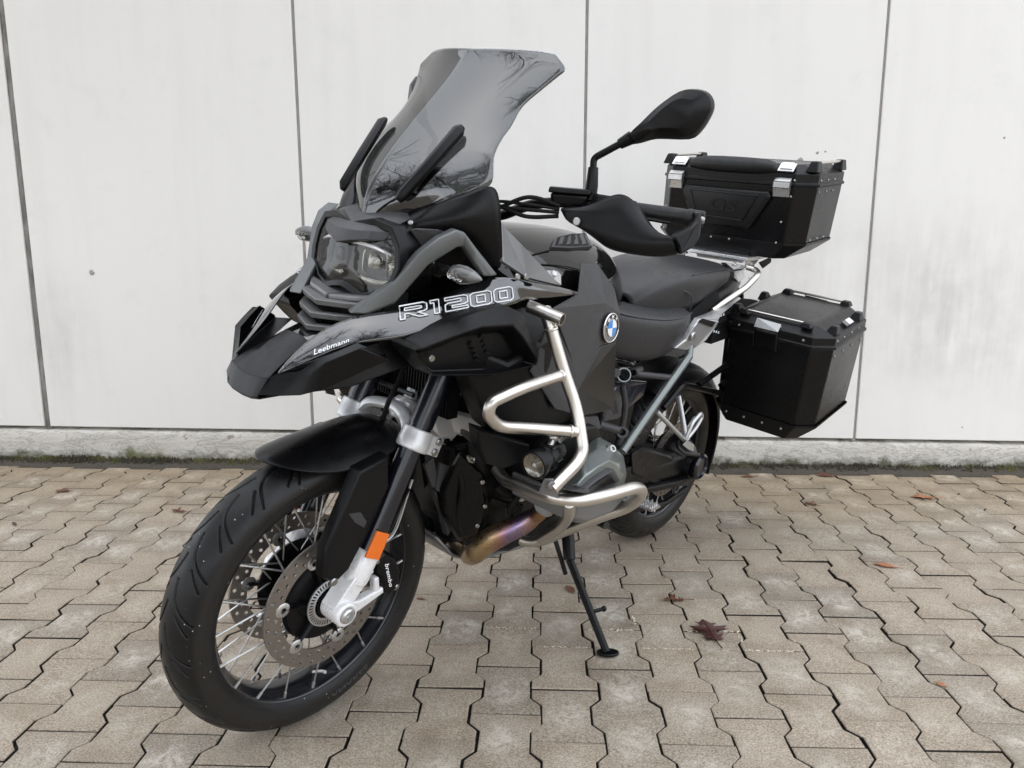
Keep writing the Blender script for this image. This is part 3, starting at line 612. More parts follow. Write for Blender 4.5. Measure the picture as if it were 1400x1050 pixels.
# ------------------------------------------------------------------ windscreen
A_ = np.array
def mirror_rows(rows):
    """rows given from the centre (y = 0) outwards -> full width rows."""
    return [[V(p[0], -p[1], p[2]) for p in reversed(r[1:])]+[A_(p, float) for p in r] for r in rows]
scr = [
 [(1.400, 0, 1.118), (1.385, .030, 1.120), (1.362, .055, 1.128), (1.342, .088, 1.150), (1.335, .098, 1.157)],
 [(1.419, 0, 1.150), (1.400, .045, 1.155), (1.375, .085, 1.163), (1.352, .122, 1.172), (1.322, .135, 1.180)],
 [(1.397, 0, 1.185), (1.380, .050, 1.190), (1.360, .098, 1.197), (1.330, .152, 1.202), (1.272, .182, 1.208)],
 [(1.369, 0, 1.228), (1.353, .050, 1.230), (1.334, .102, 1.231), (1.308, .162, 1.230), (1.252, .200, 1.228)],
 [(1.336, 0, 1.268), (1.322, .048, 1.269), (1.304, .098, 1.270), (1.280, .152, 1.272), (1.243, .188, 1.276)],
 [(1.303, 0, 1.307), (1.291, .045, 1.308), (1.270, .090, 1.308), (1.232, .142, 1.308), (1.212, .176, 1.310)],
 [(1.268, 0, 1.345), (1.257, .043, 1.346), (1.238, .086, 1.346), (1.202, .138, 1.342), (1.180, .170, 1.338)],
 [(1.234, 0, 1.381), (1.224, .044, 1.382), (1.206, .088, 1.382), (1.172, .138, 1.380), (1.152, .169, 1.378)],
 [(1.198, 0, 1.417), (1.189, .048, 1.418), (1.172, .096, 1.419), (1.142, .150, 1.418), (1.122, .186, 1.414)],
 [(1.168, 0, 1.447), (1.160, .052, 1.448), (1.145, .104, 1.450), (1.118, .164, 1.449), (1.098, .204, 1.444)],
 [(1.155, 0, 1.472), (1.146, .053, 1.473), (1.130, .106, 1.475), (1.104, .166, 1.474), (1.086, .211, 1.462)],
 [(1.149, 0, 1.485), (1.139, .052, 1.487), (1.121, .104, 1.489), (1.093, .155, 1.491), (1.083, .180, 1.488)]]
sg = np.array(spline_grid(mirror_rows(scr), 5, 4)); mid = sg.shape[1]//2
for _ in range(60):     # fair the surface, keeping its outline and centre crease
    n_ = sg.copy(); n_[1:-1, 1:-1] = (sg[:-2, 1:-1]+sg[2:, 1:-1]+sg[1:-1, :-2]+sg[1:-1, 2:])/4
    n_[1:-1, mid] = (sg[:-2, mid]+sg[2:, mid])/2*.5+sg[1:-1, mid]*.5; sg = n_
screen = obj('windscreen', MB().grid([list(r) for r in sg]), 'screen_tint', bike, solid=.004, angle=60)
# adjuster bars on both wings of the screen
db = MB(); t0, t1 = V(1.262, .114, 1.322), V(1.386, .085, 1.172); d = unit(t1-t0); o_ = unit(V(.55, .75, .35)); o_ = unit(o_-d*(o_@d)); s_ = np.cross(d, o_)
def br_(p, w_, h_, e=0): return [p+s_*w_-o_*.004, p+s_*w_+o_*h_*.5, p+s_*w_*.55+o_*h_, p-s_*w_*.55+o_*h_, p-s_*w_+o_*h_*.5, p-s_*w_-o_*.004]
db.loft([br_(t0-d*.002, .006, .006), br_(t0+d*.012, .013, .014), br_(lerp(t0, t1, .5), .0115, .015), br_(t1-d*.012, .011, .014), br_(t1, .007, .007)])
both('screen_bar', db, 'black_satin', screen, bevel=.002)
# dash hood and inner cowl behind the screen
hood = [[(1.385, 0, 1.128), (1.375, .05, 1.128), (1.34, .10, 1.13), (1.31, .13, 1.13)], [(1.34, 0, 1.165), (1.33, .05, 1.163), (1.30, .10, 1.158), (1.27, .15, 1.15)], [(1.26, 0, 1.18), (1.25, .05, 1.178), (1.24, .10, 1.165), (1.22, .165, 1.15)], [(1.18, 0, 1.165), (1.18, .05, 1.16), (1.175, .10, 1.15), (1.17, .15, 1.13)], [(1.16, 0, 1.10), (1.16, .05, 1.10), (1.16, .10, 1.09), (1.16, .15, 1.08)]]
obj('dash_hood', MB().grid(mirror_rows(hood)), 'black_satin', bike, sub=1, solid=.004)
# side cowl under the screen
rows = [[(1.361, 0.07, 1.139), (1.341, 0.1, 1.161), (1.322, 0.13, 1.182), (1.29, 0.168, 1.201), (1.251, 0.203, 1.227)],
        [(1.375, 0.095, 1.124), (1.364, 0.127, 1.141), (1.337, 0.155, 1.15), (1.297, 0.19, 1.171), (1.239, 0.212, 1.205)],
        [(1.361, 0.105, 1.108), (1.351, 0.135, 1.116), (1.325, 0.162, 1.123), (1.289, 0.196, 1.139), (1.235, 0.221, 1.155)],
        [(1.325, 0.1, 1.077), (1.294, 0.12, 1.082), (1.266, 0.15, 1.089), (1.256, 0.19, 1.098), (1.226, 0.224, 1.106)],
        [(1.255, 0.1, 1.033), (1.245, 0.13, 1.038), (1.236, 0.16, 1.044), (1.233, 0.195, 1.05), (1.216, 0.224, 1.058)]]
cw = obj('side_cowl', MB().grid([[A_(p) for p in r] for r in rows]), 'black_satin', bike, sub=2, solid=.004)
obj('side_cowl', MB().grid([[A_(p) for p in r] for r in rows]).mirrored(), 'black_satin', bike, sub=2, solid=.004, off=1)
both('cowl_bolt', MB().bolt(V(1.372, .112, 1.133), unit(V(.8, .3, .5)), .0055, .005), 'bolt_steel', bike)
# faceted grey wedge beside the headlight
wd = [(1.382, 0.118, 1.123), (1.372, 0.13, 1.127), (1.348, 0.165, 1.13), (1.346, 0.165, 1.115), (1.359, 0.132, 1.091)]
both('lamp_wedge', MB().prism(wd, (-.03, -.012, -.005)), 'charcoal_matte', bike, bevel=.003, smooth=False)
# ------------------------------------------------------------------ headlight
HO = [(0, 1.122), (.060, 1.137), (.108, 1.128), (.134, 1.092), (.142, 1.050), (.136, 1.020), (.100, .985), (.062, .972), (.030, .984), (0, .990)]
HI = [(0, 1.106), (.056, 1.120), (.100, 1.112), (.117, 1.085), (.124, 1.050), (.119, 1.026), (.090, .999), (.060, .990), (.030, .999), (0, 1.004)]
def fullring(L, fx):
    r = [V(fx(y, z), y, z) for y, z in L]; return r+[V(p[0], -p[1], p[2]) for p in reversed(r[1:-1])]
xo = lambda y, z: 1.398-.9*y*y-.10*(z-1.05); xf_ = lambda y, z: 1.436-1.0*y*y-.14*(z-1.05); xi = lambda y, z: 1.420-1.0*y*y-.14*(z-1.05)
m = MB().loft([fullring(HO, lambda y, z: 1.33), fullring(HO, xo), fullring([(y*.97, 1.05+(z-1.05)*.97) for y, z in HO], xf_), fullring(HI, lambda y, z: xf_(y, z)-.003), fullring(HI, lambda y, z: xi(y, z)-.025)], cap=False)
lamp = obj('headlight', m, 'black_satin', bike, bevel=.002)
# bowl behind the glass
bowl = MB(); R0 = fullring(HI, lambda y, z: xi(y, z)-.012)
bowl.loft([R0, [V(1.375, p[1]*.93, 1.052+(p[2]-1.052)*.9) for p in R0], [V(1.345, p[1]*.8, 1.052+(p[2]-1.052)*.7) for p in R0]])
obj('lamp_bowl', bowl, 'lamp_dark', lamp)
gl = MB(); R1 = fullring(HI, lambda y, z: xf_(y, z)-.006); cen = V(1.437, 0, 1.052)
gl.loft([R1, [lerp(p, cen, .4)+V(.002, 0, 0) for p in R1], [lerp(p, cen, .75)+V(.003, 0, 0) for p in R1]], cap=False); gl.f.append(tuple(len(gl.v)-len(R1)+i for i in range(len(R1))))
obj('lamp_glass', gl, 'lamp_glass', lamp, angle=80)
for s in (1, -1):    # projector lenses, daylight strip and lower reflector of each beam
    for yy, zz, hw, hh_ in ((.054, 1.047, .0285, .0245), (.1015, 1.043, .0150, .0225)):
        c9 = V(1.404-.55*yy*yy, s*yy, zz); ax9 = unit(V(1, s*.22, .05)); uy = unit(np.cross(V(0, 0, 1), ax9)); uz = np.cross(ax9, uy)
        def rr9(k_, dx): return [c9+ax9*dx+uy*hw*k_*math.copysign(abs(math.cos(a))**.5, math.cos(a))+uz*hh_*k_*math.copysign(abs(math.sin(a))**.5, math.sin(a)) for a in [2*PI*t/24 for t in range(24)]]
        obj('lamp_lens', MB().loft([rr9(1.1, -.014), rr9(1.1, .003), rr9(1.0, .004), rr9(.94, -.003), rr9(.55, .001), rr9(.5, .006), rr9(.2, .009)]), 'lamp_silver' if s == 1 else 'lamp_dark', lamp, angle=30)  # right-hand lenses coloured dark: a dim reflection painted in, both sides really alike
    tl_ = smooth_path([V(1.430, s*.006, 1.082), V(1.428, s*.035, 1.083), V(1.421, s*.07, 1.080), V(1.409, s*.106, 1.070)], 5)
    obj('light_strip', MB().tube(tl_, [.0045, .007, .0065, .004], 8, flat=.6), 'emblem_white', lamp)
    lo_ = [[V(1.418, s*.022, 1.022), V(1.414, s*.055, 1.018), V(1.406, s*.085, 1.016), V(1.396, s*.112, 1.026)], [V(1.422, s*.026, 1.012), V(1.418, s*.055, 1.006), V(1.410, s*.085, 1.006), V(1.399, s*.108, 1.018)], [V(1.416, s*.03, 1.004), V(1.412, s*.055, .998), V(1.404, s*.082, .999), V(1.394, s*.10, 1.010)]]
    obj('lower_reflector', MB().grid(lo_), 'lamp_silver', lamp, solid=.003, sub=1)
# brow that covers the middle of the lamp
bw = [[(1.365, 0, 1.150), (1.363, .035, 1.150), (1.356, .065, 1.150), (1.345, .095, 1.146)], [(1.408, 0, 1.134), (1.405, .035, 1.134), (1.398, .066, 1.136), (1.384, .098, 1.132)], [(1.444, 0, 1.106), (1.440, .035, 1.107), (1.430, .068, 1.111), (1.410, .098, 1.112)], [(1.460, 0, 1.080), (1.452, .034, 1.088), (1.438, .066, 1.094), (1.418, .094, 1.096)], [(1.440, 0, 1.076), (1.434, .034, 1.084), (1.422, .064, 1.090), (1.404, .09, 1.094)]]
obj('lamp_brow', MB().grid(mirror_rows(bw)), 'charcoal_matte', lamp, bevel=.002, solid=.004, angle=18)
# plate and slats between lamp and beak
both('lamp_tray', MB().prism([V(1.475, .004, .978), V(1.462, .075, .986), V(1.425, .118, .995), V(1.40, .118, .992), V(1.40, .004, .98)], (0, 0, -.010)), 'plate_grey', bike, bevel=.003, smooth=False)
for i, (zc, xc, hw) in enumerate(((.970, 1.492, .112), (.945, 1.503, .100), (.921, 1.512, .088))):
    st_ = [V(xc-.055, -hw, zc+.006), V(xc-.018, -hw*.62, zc+.003), V(xc, 0, zc-.003), V(xc-.018, hw*.62, zc+.003), V(xc-.055, hw, zc+.006)]
    rg = [[p+V(.010, 0, .0015), p+V(.006, 0, -.010), p+V(-.02, 0, -.012), p+V(-.02, 0, .002)] for p in st_]
    obj('grille_slat', MB().loft(rg), 'plate_grey', bike, bevel=.002, smooth=False)
obj('grille_back', MB().box((1.40, 0, .94), (.06, .24, .12)), 'soft_black', bike, smooth=False)
# ------------------------------------------------------------------ beak
nose = [[(1.530, 0, .893), (1.530, .022, .893), (1.528, .040, .890)], [(1.546, 0, .907), (1.546, .024, .906), (1.544, .043, .898)], [(1.575, 0, .888), (1.577, .026, .889), (1.580, .049, .880)], [(1.608, 0, .860), (1.609, .028, .863), (1.612, .057, .862)], [(1.634, 0, .842), (1.632, .030, .844), (1.632, .060, .849)], [(1.645, 0, .836), (1.642, .032, .838), (1.640, .062, .843)], [(1.656, 0, .799), (1.656, .030, .800), (1.654, .052, .806)], [(1.652, 0, .794), (1.650, .028, .795), (1.648, .050, .800)], [(1.60, 0, .80), (1.60, .026, .80), (1.60, .050, .80)]]
beak = obj('beak', MB().grid(mirror_rows(nose)), 'black_satin', bike, bevel=.0035, solid=.004, angle=25)
U = [(1.625, 0.066, 0.8503), (1.601, 0.102, 0.8625), (1.583, 0.128, 0.8892), (1.552, 0.145, 0.9059), (1.522, 0.16, 0.9222), (1.506, 0.172, 0.9146), (1.467, 0.186, 0.8919)]
C = [(1.634, 0.06, 0.8442), (1.613, 0.094, 0.8489), (1.595, 0.122, 0.8594), (1.584, 0.148, 0.8874), (1.558, 0.162, 0.9016), (1.528, 0.176, 0.9174), (1.467, 0.188, 0.8903)]
L = [(1.654, 0.052, 0.8096), (1.635, 0.088, 0.8155), (1.608, 0.116, 0.8211), (1.585, 0.136, 0.8319), (1.565, 0.148, 0.842), (1.512, 0.168, 0.8674), (1.466, 0.186, 0.8874)]
I = [V(p[0]-.02, p[1]-.035, p[2]+.004) for p in map(A_, L)]
wing = MB().grid([[A_(p) for p in r] for r in (U, C, L, I)]); both('beak_wing', wing, 'black_satin', bike, bevel=.003, angle=25)
# inner duct under the beak
du = MB().loft([[V(x, y, z) for y, z in ((-.05, .80), (.05, .80), (.055, .85), (-.055, .85))] for x in (1.62,)]+[[V(1.50, y, z) for y, z in ((-.12, .82), (.12, .82), (.10, .885), (-.10, .885))], [V(1.36, y, z) for y, z in ((-.15, .86), (.15, .86), (.13, .92), (-.13, .92))]])
obj('beak_duct', du, 'black_satin', bike, bevel=.004)
obj('duct_ridge', MB().loft([[V(1.545, y, z) for y, z in ((-.03, .88), (.03, .88), (.026, .897), (-.026, .897))], [V(1.44, y, z) for y, z in ((-.06, .89), (.06, .89), (.045, .925), (-.045, .925))]]), 'black_gloss', bike, bevel=.006)
# gloss side panels running from the beak to the tank
T_ = [(1.625, 0.069, 0.8534), (1.59, 0.07, 0.8901), (1.555, 0.078, 0.9192), (1.521, 0.096, 0.946), (1.478, 0.128, 0.9651), (1.424, 0.156, 0.9743), (1.373, 0.176, 0.9916), (1.329, 0.191, 1.01), (1.276, 0.206, 1.036), (1.231, 0.222, 1.045), (1.216, 0.248, 1.049), (1.16, 0.252, 1.038), (1.048, 0.25, 1.023), (0.9737, 0.243, 1.006)]
B_ = [(1.624, 0.07, 0.8518), (1.601, 0.088, 0.8655), (1.571, 0.108, 0.8848), (1.527, 0.142, 0.9149), (1.483, 0.172, 0.9254), (1.44, 0.202, 0.9344), (1.393, 0.22, 0.9567), (1.339, 0.238, 0.9714), (1.273, 0.254, 0.9859), (1.188, 0.262, 1.001), (1.175, 0.256, 1.007), (1.138, 0.256, 1), (1.041, 0.252, 1.002), (0.9748, 0.244, 1.004)]
M_ = [lerp(a, b, .5)+V(.0, .006, .001) for a, b in zip(T_, B_)]; M_[0] = A_(lerp(T_[0], B_[0], .5)); M_[-1] = A_(lerp(T_[-1], B_[-1], .5))
M1 = [lerp(a, b, .25)+V(0, .0045, .001) for a, b in zip(T_, B_)]; M3 = [lerp(a, b, .75)+V(0, .0045, 0) for a, b in zip(T_, B_)]
sp1, sp2 = both('side_panel', MB().grid([[A_(p) for p in r] for r in (T_, M1, M_, M3, B_)]), 'black_gloss', bike, sub=1)
for o in (sp1, sp2):
    k_ = o.modifiers.new('solid', 'SOLIDIFY'); k_.thickness = .003; k_.offset = 0
# outlined lettering R1200 on the panel
GL = {'R': [[(0, 0), (.17, 0), (.17, .36), (.30, .36), (.68, 0), (1, 0), (.62, .36), (.86, .36), (.97, .48), (.97, .88), (.84, 1), (0, 1)], [(.17, .60), (.17, .78), (.70, .78), (.78, .74), (.78, .64), (.70, .60)]],
      '1': [[(.30, 0), (.72, 0), (.72, 1), (.0, 1), (.0, .80), (.30, .80)]],
      '2': [[(0, 0), (1, 0), (1, .20), (.30, .20), (.30, .36), (.86, .36), (1, .48), (1, .88), (.88, 1), (0, 1), (0, .80), (.70, .80), (.70, .58), (.12, .58), (0, .48)]],
      '0': [[(.14, 0), (.86, 0), (1, .14), (1, .86), (.86, 1), (.14, 1), (0, .86), (0, .14)], [(.30, .24), (.70, .24), (.70, .76), (.30, .76)]]}
c00, c10, c11, c01 = [A_(p) for p in ((1.443, 0.183, 0.9642), (1.184, 0.258, 1.008), (1.187, 0.252, 1.034), (1.44, 0.174, 0.9879))]
def lm(u, v): return (1-u)*(1-v)*c00+u*(1-v)*c10+u*v*c11+(1-u)*v*c01
from mathutils.bvhtree import BVHTree
bpy.context.view_layer.update(); _bv = BVHTree.FromObject(sp1, bpy.context.evaluated_depsgraph_get()); _eye = Vector((2.3927, 1.2268, 1.2739))
def on_panel(p, lift=.0016):
    """lay a lettering point on the panel surface."""
    p = Vector(p); d_ = (p-_eye).normalized(); h_, n_, _, _ = _bv.ray_cast(_eye, d_)
    return np.array(h_)-np.array(d_)*lift*1.4 if h_ is not None else np.array(p)
xpos = 0
for ch, wd_ in (('R', .235), ('1', .115), ('2', .205), ('0', .20), ('0', .185)):
    m = MB(); w_ = wd_-.022
    for loop in GL[ch]:
        pts = [lm(xpos+x*w_, y) for x, y in loop]; n = len(pts); dens = []
        for i in range(n):
            for t in (0, .25, .5, .75): dens.append(on_panel(lerp(pts[i], pts[(i+1) % n], t)))
        m.tube(dens+[dens[0]], .0014, 5)
    obj('lettering', m, 'white_print', sp1, weld=False); m = MB()
    for loop in GL[ch]:
        pts = [lm(1-.022-(xpos+x*w_), y) for x, y in loop]; n = len(pts)
        dens = [on_panel(lerp(pts[i], pts[(i+1) % n], t))*V(1, -1, 1) for i in range(n) for t in (0, .25, .5, .75)]; m.tube(dens+[dens[0]], .0014, 5)
    obj('lettering', m, 'white_print', sp2, weld=False)
    xpos += wd_
uv, ff = text_mesh('Leebmann', .02); L0, L1, L2, L3 = [A_(p) for p in ((1.585, 0.12, 0.8957), (1.53, 0.147, 0.9217), (1.528, 0.145, 0.9286), (1.583, 0.117, 0.9058))]
vv = [on_panel((1-a)*(1-b)*L0+a*(1-b)*L1+a*b*L2+(1-a)*b*L3, .001) for a, b in uv]; obj('lettering', MB().add(vv, ff), 'white_print', sp1, smooth=False)
vv = [on_panel(a*(1-b)*L0+(1-a)*(1-b)*L1+(1-a)*b*L2+a*b*L3, .001)*V(1, -1, 1) for a, b in uv]; obj('lettering', MB().add(vv, ff), 'white_print', sp2, smooth=False)
# ------------------------------------------------------------------ grey frame arms around the indicators
Tp = [(1.495, 0.1, 0.9613), (1.425, 0.14, 1.027), (1.397, 0.17, 1.086), (1.369, 0.19, 1.118), (1.337, 0.2, 1.135), (1.319, 0.206, 1.131), (1.298, 0.222, 1.103), (1.248, 0.24, 1.053)]
Bt = [(1.467, 0.122, 0.9621), (1.422, 0.142, 0.9845), (1.381, 0.18, 1.064), (1.358, 0.193, 1.083), (1.329, 0.2, 1.101), (1.316, 0.204, 1.103), (1.306, 0.218, 1.083), (1.286, 0.238, 1.051)]
rg = []
for a, b in zip(map(A_, Tp), map(A_, Bt)): rg.append([a, lerp(a, b, .5)+V(0, .004, 0), b, b+V(-.012, -.026, 0), a+V(-.012, -.026, 0)])
both('frame_arm', MB().loft(rg), 'grey_metallic', bike, bevel=.004)
# indicators
base, tip = A_((1.354, 0.215, 1.06)), A_((1.352, 0.292, 1.057)); d = unit(tip-base); up = unit(V(.2, 0, 1)-d*(V(.2, 0, 1)@d)); sd_ = np.cross(d, up); Ls = np.linalg.norm(tip-base)
def er(t, a, b): return [base+d*Ls*t+up*a*math.cos(2*PI*i/16)+sd_*b*math.sin(2*PI*i/16) for i in range(16)]
ind = MB().loft([er(0, .006, .006), er(.04, .011, .012), er(.2, .0155, .017), er(.45, .0165, .018), er(.7, .012, .014), er(.9, .006, .007), er(1, .0015, .002)])
i1, i2 = both('indicator', ind, 'plate_grey', bike)
stk = MB().tube([A_((1.34, 0.165, 1.052)), base+d*.004], .0085, 14).tube([A_((1.34, 0.165, 1.052))-d*.006, A_((1.34, 0.165, 1.052))+d*.006], .014, 16)
for t in (.35, .5, .65): pb_ = lerp((1.34, 0.165, 1.052), base, t); stk.tube([pb_-d*.002, pb_+d*.002], .0105, 14)
obj('indicator_stalk', stk, 'soft_black', i1); obj('indicator_stalk', stk.mirrored(), 'soft_black', i2)
fr_ = np.cross(up, d); fr_ = fr_ if fr_[0] > 0 else -fr_
for o_, s in ((i1, 1), (i2, -1)):
    for t in (.2, .36, .52):
        cup = MB().lathe([(.002, .001), (.0065, .004), (.0075, .007), (.006, .006)], base+d*Ls*t+fr_*.0135, fr_, 12); obj('indicator_led', cup if s == 1 else cup.mirrored(), 'chrome', o_)
    lens = MB().loft([[p+fr_*.003 for p in er(.05, .011, .0125)], [p+fr_*.006 for p in er(.2, .0155, .017)], [p+fr_*.006 for p in er(.45, .0165, .018)], [p+fr_*.003 for p in er(.72, .012, .014)]], cap=False)
    obj('indicator_lens', lens if s == 1 else lens.mirrored(), 'lamp_glass', o_)
# ------------------------------------------------------------------ lower air scoops
so = [(1.446, 0.213, 0.9166), (1.444, 0.226, 0.9324), (1.396, 0.242, 0.9595), (1.354, 0.253, 0.9787), (1.315, 0.264, 0.9909), (1.252, 0.274, 1), (1.203, 0.283, 0.981), (1.137, 0.283, 0.8936), (1.126, 0.276, 0.8645), (1.243, 0.262, 0.8514), (1.382, 0.222, 0.8576), (1.407, 0.214, 0.8797)]
sl = [(1.452, 0.24, 0.922), (1.444, 0.248, 0.9231), (1.412, 0.264, 0.9391), (1.375, 0.278, 0.9538), (1.332, 0.29, 0.9659), (1.254, 0.3, 0.9651), (1.221, 0.302, 0.9396), (1.152, 0.294, 0.8841), (1.146, 0.287, 0.8673), (1.256, 0.274, 0.8589), (1.393, 0.234, 0.864), (1.419, 0.232, 0.8859)]
sr = [(1.436, 0.236, 0.9119), (1.429, 0.24, 0.9111), (1.382, 0.246, 0.9179), (1.334, 0.25, 0.9339), (1.287, 0.253, 0.9374), (1.238, 0.258, 0.9378), (1.221, 0.26, 0.9323), (1.165, 0.26, 0.8766), (1.163, 0.258, 0.8681), (1.228, 0.252, 0.8537), (1.381, 0.23, 0.8637), (1.412, 0.231, 0.8849)]
sb = [V(p[0], p[1]-.05, p[2]) for p in map(A_, so)]
scoop = MB().loft([sb, [A_(p) for p in so], [A_(p) for p in sl], [lerp(p, r, .6)-V(0, .01, 0) for p, r in zip(sl, sr)], [A_(p)-V(0, .015, 0) for p in sr]], cap=False); scoop.f.append(tuple(len(scoop.v)-12+i for i in range(12)))
s1, s2 = both('air_scoop', scoop, 'black_matte', bike, bevel=.004, angle=28)
obj('scoop_bolt', MB().bolt((1.407, 0.236, 0.9004), (.15, 1, 0), .007, .006), 'bolt_steel', s1)
# moulded zig-zag texture inside the scoop
for i in range(3):
    pts = []
    for j in range(9): pts.append(lerp(A_(sr[4]), A_(sr[9]), .12+j*.065)+V(-.028*i+.03+(.006 if j % 2 else -.006), -.0125, .012*i-.004))
    obj('scoop_ridge', MB().tube(pts, .0022, 5), 'black_satin', s1)

# ------------------------------------------------------------------ tank
def sec(X, w_, zt, zb_, n=18, p=2.6):
    cz, hz = (zt+zb_)/2, (zt-zb_)/2; out = []
    for i in range(n):
        a = 2*PI*i/n; c_, s_ = math.cos(a), math.sin(a)
        out.append(V(X, w_*math.copysign(abs(c_)**(2/p), c_), cz+hz*math.copysign(abs(s_)**(2/p), s_)))
    return out
TS = [(.47, .06, .955, .86), (.52, .09, 1.02, .84), (.58, .12, 1.072, .82), (.66, .152, 1.108, .80), (.78, .185, 1.124, .80), (.93, .196, 1.130, .80), (1.05, .188, 1.130, .80), (1.13, .165, 1.122, .82), (1.19, .13, 1.10, .86)]
tank = obj('tank', MB().loft([sec(*t, 24, 2.2) for t in TS]), 'tank_gloss', bike, sub=2)
def in_tank(p, grow=0.):
    if not TS[0][0] < p[0] < TS[-1][0]: return False
    w_, zt, zb_ = [np.interp(p[0], [t[0] for t in TS], [t[i] for t in TS]) for i in (1, 2, 3)]
    return (abs(p[1])/(w_+grow))**2.2+(abs(p[2]-(zt+zb_)/2)/((zt-zb_)/2+grow))**2.2 < 1
def on_tank(a, b, grow=.001):
    for i in range(400):
        p = lerp(a, b, i/399)
        if in_tank(p, grow): return p
    return lerp(a, b, .5)
# louvred vent on the tank shoulder
vq = [((1.103, 0.25, 1.107), (0.5082, -0.2, 1.03)), ((1.095, 0.25, 1.126), (0.4972, -0.2, 1.058)), ((1.041, 0.25, 1.135), (0.4185, -0.2, 1.071)), ((0.9839, 0.25, 1.137), (0.3349, -0.2, 1.074)), ((0.9528, 0.25, 1.108), (0.2894, -0.2, 1.032)), ((1.03, 0.25, 1.105), (0.4015, -0.2, 1.027))]
vn = [on_tank(a, b) for a, b in vq]; cen = sum(vn)/6; nv = unit(np.cross(vn[2]-vn[0], vn[4]-vn[0])); nv = nv if nv[2] > 0 else -nv
vo = obj('tank_vent', MB().loft([[p-nv*.012 for p in vn], [p+nv*.004 for p in vn], [lerp(p, cen, .10)+nv*.007 for p in vn], [lerp(p, cen, .17)+nv*.004 for p in vn]], cap=True), 'charcoal_matte', bike, smooth=False)
inn = [lerp(p, cen, .18)+nv*.0045 for p in vn]; obj('vent_opening', MB().prism(inn, nv*.0006), 'soft_black', vo, smooth=False)
for i in range(4):
    t = .06+.24*i; a, b = lerp(inn[0], inn[4], t), lerp(inn[1], inn[3], t); dn = unit(inn[4]-inn[0])
    obj('vent_louvre', MB().prism([a+nv*.001, b+nv*.001, b+dn*.014+nv*.005, a+dn*.014+nv*.005], nv*.0015), 'charcoal_matte', vo, smooth=False)
# seam line on the tank flank
sm = [on_tank(a, b, .0006) for a, b in (((1.162, 0.25, 1.094), (0.5946, -0.2, 1.011)), ((1.133, 0.25, 1.099), (0.552, -0.2, 1.018)), ((1.103, 0.25, 1.103), (0.5081, -0.2, 1.025)))]
obj('tank_seam', MB().tube(smooth_path(sm, 6), .0016, 6), 'soft_black', tank)
sm = [on_tank(a, b, .0006) for a, b in (((1.127, 0.25, 1.074), (0.5441, -0.2, 0.9816)), ((1.079, 0.25, 1.071), (0.4742, -0.2, 0.9781)), ((1.028, 0.25, 1.066), (0.4001, -0.2, 0.9704)), ((0.9834, 0.25, 1.058), (0.3342, -0.2, 0.9588)))]
obj('tank_seam', MB().tube(smooth_path(sm, 6), .0016, 6), 'soft_black', tank)
# grey shoulder plates beside the tank
sp_ = [(1.183, 0.175, 1.148), (1.146, 0.205, 1.11), (1.095, 0.232, 1.064), (1.038, 0.246, 1.024), (1.103, 0.25, 1.036), (1.167, 0.25, 1.048), (1.227, 0.23, 1.079)]
p1, p2 = both('shoulder_plate', MB().prism(sp_, (0, -.010, -.004)), 'plate_grey', bike, bevel=.003, smooth=False)
both('plate_lug', MB().prism([(1.073, 0.226, 1.056), (1.033, 0.224, 1.053), (1.027, 0.232, 1.046), (1.042, 0.247, 1.026), (1.072, 0.24, 1.044)], (0, -.006, -.002)).bolt((1.054, 0.231, 1.048), (.1, .6, .6), .008, .005), 'alloy', bike, bevel=.002)
for pt_ in ((1.205, 0.252, 1.05), (1.177, 0.252, 1.049)): obj('plate_bolt', MB().bolt(pt_, (0, .9, .4), .007, .006), 'bolt_steel', p1)
# matte knee panels (faceted) with emblem
a0, a1, a2, a3, a4, a5, a6, a7, a8, a9, a10, b1, a11, a12, a13 = [A_(p) for p in ((0.8973, 0.19, 1.061), (0.8291, 0.19, 1.057), (0.7674, 0.208, 0.9996), (0.7533, 0.228, 0.9382), (0.8424, 0.236, 0.9722), (0.9808, 0.262, 0.8496), (0.9462, 0.266, 0.7828), (0.8499, 0.246, 0.8687), (0.7668, 0.238, 0.8698), (0.7117, 0.232, 0.6788), (0.8147, 0.252, 0.6935), (0.931, 0.276, 0.7123), (1.133, 0.262, 0.8456), (1.082, 0.262, 0.981), (0.9586, 0.236, 1.001))]
e0, e1 = A_((1.095, 0.268, 0.9828)), A_((1.032, 0.27, 0.7452))
kp = MB(); vs = [a0, a1, a2, a3, a4, a5, a6, a7, a8, a9, a10, b1, a11, a12, a13, e0, e1]
kp.add(vs, [(14, 0, 1, 2, 4), (2, 3, 4), (14, 4, 5, 15, 13), (15, 5, 12, 13)[:4], (5, 6, 11, 16, 12), (4, 3, 8, 7), (4, 7, 6, 5)])
kl = MB(); kl.add([a6, a7, a8, a9, a10, b1], [(1, 2, 3, 4, 0), (0, 4, 5)])
n1 = kp.mirrored()
kn1 = obj('knee_panel', kp, 'charcoal_matte', bike, bevel=.0025, solid=.006, off=0, smooth=False); kn2 = obj('knee_panel', n1, 'charcoal_matte', bike, bevel=.0025, solid=.006, off=0, smooth=False)
for par_, mm_ in ((kn1, kl), (kn2, kl.mirrored())): obj('knee_panel_lower', mm_, 'knee_lower', par_, bevel=.0025, solid=.006, off=0, smooth=False)
